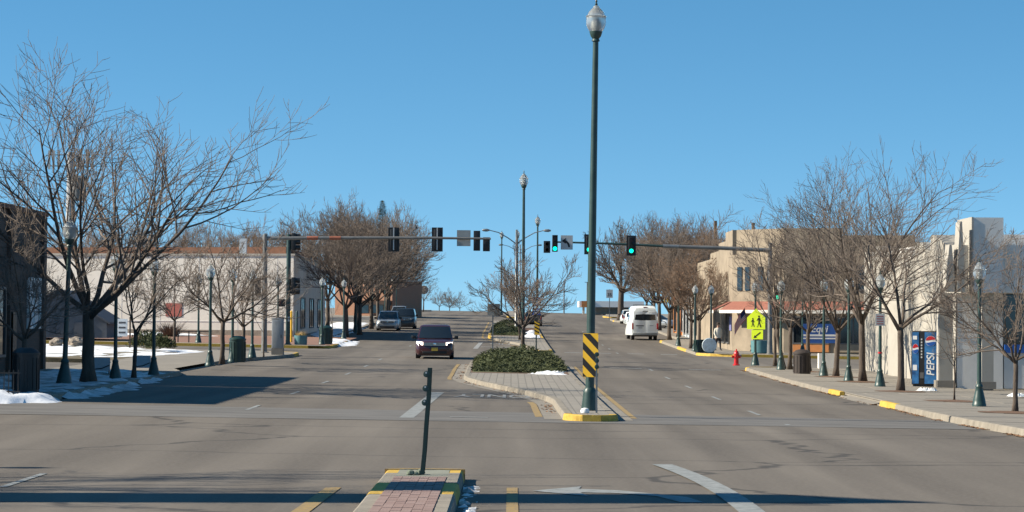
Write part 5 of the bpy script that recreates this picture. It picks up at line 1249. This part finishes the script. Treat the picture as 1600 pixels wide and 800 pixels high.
# conifer on the left skyline
q = on(596, 300, 0); zt = P(596, 313, 300).z-q.z; t = thing('conifer', 'dark narrow conifer spiking above the left tree row', 'tree', q)
MB().tube([(0, 0, 0), (0, 0, zt)], [.22, .012], 7).build('trunk', M_BARK, t); mb = MB(); rnd = random.Random(8)
for _ in range(2600):
    h = rnd.random()**.8; z = zt*(.35+.65*h); r = (1-h)*3.4*rnd.uniform(.1, 1)*(0.8+.2*math.sin(z*4)); a = rnd.uniform(0, 2*PI); c = Vector((r*math.cos(a), r*math.sin(a), z-.2*r)); d = Vector((math.cos(a), math.sin(a), -.2))*rnd.uniform(.2, .5); w_ = Vector((-math.sin(a), math.cos(a), .4))*.05*(1.2-h)*2
    mb.add([c-w_, c+w_, c+d], [(0, 1, 2)])
mb.build('crown', mat('conifer_green', (.085, .095, .065), .85, var=.3), t, fix=False)

# ------------------------------------------------------------------ vehicles (front towards -y, wheels on z=0)
def vehicle(name, label, cat, loc, rz, paint, L=5.1, W=1.98, H=1.74, hood=1.15, hood_z=1.02, wind=.95, rear_in=.15, belt=1.04, roof_in=.17, lit=False, kindv='van', wheel_r=.34, grille=M_BLACK, plate=None):
    t = thing(name, label, cat, loc, rz); hw = W/2
    st = [(0, .30, hood_z*.66, hw*.78), (.06, .22, hood_z*.78, hw*.88), (.28, .20, hood_z*.88, hw*.96), (.7, .20, hood_z*.95, hw), (hood, .20, hood_z, hw), (hood+.9, .20, belt, hw), (L-.5, .22, belt, hw*.99), (L-.08, .28, belt*.98, hw*.95), (L, .36, belt*.9, hw*.90)]
    mb = MB(); k = 12; vs = []
    for y, z0_, z1_, h in st:
        ring = [(-h*.9, z0_), (-h, z0_+.12), (-h*1.0, (z0_+z1_)/2), (-h*.985, z1_-.16), (-h*.93, z1_-.03), (-h*.5, z1_+.015), (h*.5, z1_+.015), (h*.93, z1_-.03), (h*.985, z1_-.16), (h, (z0_+z1_)/2), (h, z0_+.12), (h*.9, z0_)]
        vs += [(x, y, z) for x, z in ring]
    fs = [(i*k+j, i*k+(j+1) % k, (i+1)*k+(j+1) % k, (i+1)*k+j) for i in range(len(st)-1) for j in range(k)]+[tuple(range(k)), tuple((len(st)-1)*k+j for j in range(k))]
    mb.add(vs, fs); body = mb.build('body', paint, t, True)
    # cabin: base ring and roof ring
    yb0, yb1, yr0, yr1 = hood-.05, L-.06, hood+wind, L-rear_in; zb_ = belt-.06; hb, hr = hw*.93, hw-roof_in-.06
    def ringpt(ya, yb, h, z, bow): return [(-h, ya+bow, z), (-h*.5, ya, z), (h*.5, ya, z), (h, ya+bow, z), (h, yb-bow*.6, z), (h*.5, yb, z), (-h*.5, yb, z), (-h, yb-bow*.6, z)]
    r1, r2 = ringpt(yb0, yb1, hb, zb_, .16), ringpt(yr0, yr1, hr, H-.05, .10); r3 = ringpt(yr0+.18, yr1-.12, hr-.16, H, .06)
    mb = MB().add(r1+r2+r3, [(i, (i+1) % 8, 8+(i+1) % 8, 8+i) for i in range(8)]+[(8+i, 8+(i+1) % 8, 16+(i+1) % 8, 16+i) for i in range(8)]+[tuple(range(16, 24))])
    mb.build('cabin', paint, t, True)
    def lerp3(a, b, f): return Vector(a)+(Vector(b)-Vector(a))*f
    def pane(nm, idx, f0, f1, out, inset=.06):
        rows = []
        for f in (f0, f1): rows.append([lerp3(r1[i], r2[i], f) for i in idx])
        for row in rows:
            a, b = row[0].copy(), row[-1].copy(); row[0] = a+(row[1]-a).normalized()*inset; row[-1] = b+(row[-2]-b).normalized()*inset
        n = len(idx); vs = [v+Vector(out)*.022 for row in rows for v in row]; MB().add(vs, [(i, i+1, n+i+1, n+i) for i in range(n-1)]).build(nm, M_GLASS, t, True, fix=False)
    pane('windshield', (0, 1, 2, 3), .10, .93, (0, -1, .55), .07)
    pane('rear_window', (4, 5, 6, 7), .25, .9, (0, 1, .2), .07)
    for s, (ia, ib) in ((-1, (0, 7)), (1, (3, 4))):
        a0, b0, a1, b1 = lerp3(r1[ia], r2[ia], .16), lerp3(r1[ib], r2[ib], .16), lerp3(r1[ia], r2[ia], .9), lerp3(r1[ib], r2[ib], .9); o = Vector((s*.022, 0, .008))
        for f0, f1 in ((.06, .33), (.36, .65), (.68, .95)):
            vs = [lerp3(a0, b0, f0)+o, lerp3(a0, b0, f1)+o, lerp3(a1, b1, f1)+o, lerp3(a1, b1, f0)+o]; MB().add(vs, [(0, 1, 2, 3)]).build('side_window', M_GLASS, t, fix=False)
        mr = MB().box((s*(hw+.10), hood+.22, belt+.06), (.22, .10, .16)).build('mirror', M_BLACK if kindv != 'tall' else M_WHITE, t, bevel=.03)
        MB().box((s*(hw-.02), hood+.24, belt+.01), (.14, .05, .05)).build('stalk', M_BLACK, mr)
        for wy in (.95, L-.95):
            wh = link('wheel', None, t, (s*(hw-.13), wy, wheel_r))
            MB().lathe([(wheel_r*.6, -.11), (wheel_r*.96, -.11), (wheel_r, -.07), (wheel_r, .07), (wheel_r*.96, .11), (wheel_r*.6, .11)], 22, (0, 0, 0), 0, 'x').build('tyre', M_RUBBER, wh, True)
            MB().lathe([(.03, s*.10), (wheel_r*.62, s*.10), (wheel_r*.62, s*.06), (.03, s*.05)], 14, (0, 0, 0), 0, 'x').build('rim', M_GALV, wh, True)
            ao = MB(); n = 16; vs = []
            for q_ in range(n+1):
                an = PI*q_/n
                for rr in (wheel_r*1.02, wheel_r*1.22): vs.append((s*(hw+.006), wy+rr*math.cos(an), wheel_r+rr*math.sin(an)))
            ao.add(vs, [(2*q_, 2*q_+1, 2*q_+3, 2*q_+2) for q_ in range(n)]); ao.build('wheel_arch', M_BLACK, t, fix=False)
        zl = hood_z*.78; hl = MB().add([(s*hw*.60, .02, zl-.09), (s*hw*.88, .20, zl-.07), (s*hw*.93, .34, zl+.07), (s*hw*.60, .055, zl+.055)], [(0, 1, 2, 3)])
        hl.v = [(x, y-.035, z) for x, y, z in hl.v]; h_ = hl.build('headlight', M_HEADL if lit else M_LAMPC, t, fix=False); h_.modifiers.new('s', 'SOLIDIFY').thickness = .03
        MB().lathe([(.01, 0), (.075, .012), (.075, .03)], 14, (s*hw*.68, .0, .42), 0, 'y').build('fog_lamp', M_LAMPC, t, True)
        MB().box((s*hw*.86, L-.04, belt*.86), (.16, .12, .34)).build('tail_lamp', M_TAIL, t, bevel=.02)
    zl = hood_z*.74
    g = MB().box((0, .0, zl), (hw*1.12, .10, .16)).build('grille', grille, t, bevel=.02)
    for dz_ in (.055, 0, -.055): MB().box((0, -.056, zl+dz_), (hw*1.10, .012, .018)).build('chrome_bar', M_CHROME, g)
    MB().lathe([(.02, 0), (.07, .004), (.07, .016)], 16, (0, -.075, zl), 0, 'y').build('badge', M_CHROME, g, True)
    MB().box((0, .0, .33), (hw*1.25, .06, .13)).build('air_intake', M_BLACK, t, bevel=.02)
    if plate: MB().box((0, -.04, .50), (.32, .015, .17)).build('number_plate', plate, t)
    MB().box((0, L-.01, .42), (hw*1.7, .10, .2)).build('rear_bumper', M_BLACK if kindv == 'tall' else paint, t, bevel=.03)
    MB().box((0, .7, .19), (hw*1.7, 1.2, .06)).build('underbody', M_BLACK, t)
    for s in (-1, 1): MB().box((s*.2, hood+.02, belt+.0), (.45, .02, .02), s*.1).build('wiper', M_BLACK, t)
    return t
M_DARKRED = mat('dark_maroon_paint', (.045, .012, .016), .25, var=.08, coat=.6)
M_SILVER = mat('silver_paint', (.42, .45, .47), .3, metal=.5, var=.05, coat=.5)
M_DNAVY = mat('dark_grey_paint', (.018, .024, .028), .28, var=.08, coat=.5)
M_WHITEV = mat('white_vehicle_paint', (.72, .75, .74), .35, var=.04, coat=.3)
q = G(679, 561, 0); q = Vector((q.x, q.y, gz(q.x, q.y)))
mv = vehicle('minivan', 'dark maroon minivan with lit headlights driving towards the junction', 'van', q, R(1.2), M_DARKRED, lit=True, plate=M_PLATE)
# driver seen dimly is hidden by the dark glass
q = G(605, 517, 0); vehicle('parked_minivan', 'silver minivan parked in the shade at the left kerb', 'van', (q.x, q.y, gz(q.x, q.y)), 0, M_SILVER, H=1.72, W=1.95, L=4.9)
q = on(631, q.y+9, 0); vehicle('parked_utility_vehicle', 'dark sport utility vehicle parked behind the silver minivan', 'car', q, 0, M_DNAVY, H=1.85, W=1.98, hood=1.35, hood_z=1.12, belt=1.16, wind=.55, L=4.9, wheel_r=.38)
q = on(583, 262, 0); vehicle('parked_car', 'silver grey car parked farther up behind the dark utility vehicle', 'car', on(622, 262, 0), 0, M_SILVER, H=1.5, hood_z=.85, belt=.9, L=4.6, W=1.8)
# white high roof van, tail towards the camera
def white_van(loc):
    t = thing('delivery_van', 'white high roof delivery van parked tail first at the right kerb', 'van', loc); W, H, L = 2.06, 2.72, 5.9; hw = W/2
    st = [(0, .42, 2.50), (.10, .40, 2.62), (.5, .40, H), (4.0, .40, H), (4.5, .40, 2.3), (5.1, .40, 1.35), (5.8, .4, 1.0), (5.9, .45, .8)]; k = 10; vs = []
    for y, a, b in st:
        f = .985 if y == 0 else 1; tw = hw*.83 if b > 1.5 else hw*.95; zm = min(1.35, b*.8)
        vs += [(x, y, z) for x, z in ((-hw*f, a), (-hw*f, zm), (-tw*f, b-.22), (-tw*.92*f, b-.05), (-tw*.5, b), (tw*.5, b), (tw*.92*f, b-.05), (tw*f, b-.22), (hw*f, zm), (hw*f, a))]
    MB().add(vs, [(i*k+j, i*k+(j+1) % k, (i+1)*k+(j+1) % k, (i+1)*k+j) for i in range(len(st)-1) for j in range(k)]+[tuple(range(k)), tuple((len(st)-1)*k+j for j in range(k))]).build('body', M_WHITEV, t, True)
    for s in (-1, 1):
        MB().box((s*hw*.455, -.012, 1.42), (hw*.89, .03, 1.75)).build('rear_door', M_WHITEV, t, bevel=.02)
        MB().box((s*hw*.95, -.02, 1.10), (.13, .10, .48)).build('tail_lamp', M_TAIL, t, bevel=.02)
        MB().box((s*(hw+.14), 4.75, 1.5), (.2, .12, .34)).build('mirror', M_WHITEV, t, bevel=.03)
        for wy in (1.0, 4.75):
            wh = link('wheel', None, t, (s*(hw-.14), wy, .36)); MB().lathe([(.2, -.12), (.35, -.12), (.36, -.08), (.36, .08), (.35, .12), (.2, .12)], 20, (0, 0, 0), 0, 'x').build('tyre', M_RUBBER, wh, True)
            MB().lathe([(.03, s*.11), (.22, s*.11), (.22, s*.05), (.03, s*.04)], 14, (0, 0, 0), 0, 'x').build('rim', M_GALV, wh, True)
        MB().add([(s*(hw+.012)*.985, 3.1, 1.42), (s*(hw+.012)*.985, 4.3, 1.42), (s*(hw*.90+.01), 4.1, 1.98), (s*(hw*.90+.01), 3.1, 1.98)], [(0, 1, 2, 3)]).build('side_window', M_GLASS, t, fix=False)
    MB().prism([(-hw*.80, 1.60), (-hw*.3, 1.57), (hw*.3, 1.57), (hw*.80, 1.60), (hw*.75, 2.02), (hw*.2, 2.05), (-hw*.2, 2.05), (-hw*.75, 2.02)], 'y', -.045, -.028).build('rear_window', M_GLASS, t)
    MB().box((0, -.06, .50), (W*.96, .18, .22)).build('rear_bumper', mat('grey_bumper', (.22, .23, .23), .6), t, bevel=.04)
    MB().box((-.42, -.04, 1.14), (.62, .03, .07)).build('handle_trim', M_BLACK, t); MB().box((-.38, -.04, 1.0), (.32, .02, .16)).build('number_plate', M_SIGNW, t)
    MB().box((0, -.04, 2.28), (.42, .03, .07)).build('emblem', M_CAB, t); MB().box((0, .05, 2.60), (.3, .06, .05)).build('brake_light', M_TAIL, t)
    MB().box((.5, -.04, 1.16), (.3, .02, .04)).build('lettering', M_CAB, t)
    for y in (1.0, 2.6): MB().box((0, y, H+.06), (W*.7, .06, .05)).build('roof_bar', M_BLACK, t)
    MB().box((0, 1.2, .36), (W*.8, 2.2, .12)).build('underbody', M_BLACK, t); return t
q = on(1008, 196, 0); vv = white_van(Vector(q)); vv.rotation_euler = (0, 0, R(2.5))
vehicle('car', 'grey car ahead in the turn lane beside the median', 'car', on(833, 246, 0)+Vector((0, 4.6, 0)), PI, M_DNAVY, H=1.46, hood_z=.85, belt=.92, L=4.6, W=1.82, rear_in=.55)
for px, Y, lab, rz in ((1040, 246, 'white car parked on the lot behind the clump of trees', .9), (1056, 240, 'silver car partly hidden behind street trees on the right', 1.0), (981, 268, 'small white car parked beyond the delivery van', PI)):
    vehicle('parked_car', lab, 'car', on(px, Y, .16 if px > 1000 else 0), rz, M_WHITEV if 'white' in lab else M_SILVER, H=1.48, hood_z=.85, belt=.92, L=4.5, W=1.8)
# ------------------------------------------------------------------ the pedestrian
q = on(1122, 158); hp = 1.72
t = thing('person', 'person in cream jacket, dark trousers and hat walking on the far right corner', 'person', q, R(20))
J = []; E = []; Rr = []
def j(x, y, z, r, par=None):
    J.append((x, y, z)); Rr.append(r)
    if par is not None: E.append((par, len(J)-1))
    return len(J)-1
pel = j(0, 0, .93, .145); sp1 = j(0, .01, 1.12, .145, pel); ch = j(0, .01, 1.30, .165, sp1); nk = j(0, 0, 1.46, .062, ch); h1 = j(0, -.01, 1.54, .078, nk); h2 = j(0, -.015, 1.62, .095, h1); h3 = j(0, -.01, 1.70, .07, h2); j(0, -.11, 1.60, .018, h2)
for s, fw in ((-1, .16), (1, -.14)):
    hip = j(s*.09, 0, .86, .105, pel); kn = j(s*.10, fw*.55-.02, .49, .066, hip); an = j(s*.10, fw*1.2+.02, .09, .045, kn); j(s*.11, fw*1.2-.15, .045, .042, an)
    sh = j(s*.185, .01, 1.36, .072, ch); el = j(s*.26, .03-fw*.3, 1.10, .055, sh); wr = j(s*.25, -fw*.8-.06, .88, .033, el); pm_ = j(s*.25, -fw*.85-.08, .82, .034, wr)
    for f_ in range(4):
        a = j(s*.25+(f_-1.5)*.004, -fw*.85-.105+f_*.018, .755-.006*abs(f_-1.5), .010, pm_); j(s*.24, -fw*.85-.112+f_*.018, .715+.005*f_, .008, a)
    th = j(s*.25-s*.02, -fw*.85-.115, .80, .011, pm_); j(s*.235, -fw*.85-.125, .765, .009, th)
me = bpy.data.meshes.new('body'); me.from_pydata(J, E, []); bo = link('body', me, None)
md = bo.modifiers.new('skin', 'SKIN'); sv = me.skin_vertices[0].data
for i, r in enumerate(Rr): sv[i].radius = (r, r*(.78 if i in (0, 1, 2) else 1))
sv[0].use_root = True
bo.modifiers.new('sub', 'SUBSURF').levels = 2
bm_ = bpy.data.meshes.new_from_object(bo.evaluated_get(bpy.context.evaluated_depsgraph_get())); bpy.data.objects.remove(bo)
bm_.materials.clear()
for m in (M_SKIN, M_COAT, M_PANTS): bm_.materials.append(m)
for p_ in bm_.polygons:
    c = p_.center; p_.use_smooth = True
    p_.material_index = 2 if (c.z < .90 and abs(c.x) < .205) else (0 if c.z > 1.45 or (c.z < .88 and abs(c.x) > .2) else 1)
link('body', bm_, t)
jk = MB(); n = 20; vs = []
for z, rx, ry in ((.80, .225, .165), (.95, .205, .155), (1.15, .20, .15), (1.32, .225, .155), (1.44, .13, .10)):
    for k in range(n): a = 2*PI*k/n; vs.append((rx*math.cos(a), .01+ry*math.sin(a), z+.01*math.sin(3*a)))
jk.add(vs, [(i*n+k, i*n+(k+1) % n, (i+1)*n+(k+1) % n, (i+1)*n+k) for i in range(4) for k in range(n)]); jk.build('jacket', M_COAT, t, True)
MB().lathe([(.18, 1.655), (.17, 1.67), (.105, 1.675), (.10, 1.76), (.06, 1.79), (.01, 1.79)], 20, (0, -.01, 0)).build('hat', mat('dark_hat', (.05, .035, .025), .9), t, True)
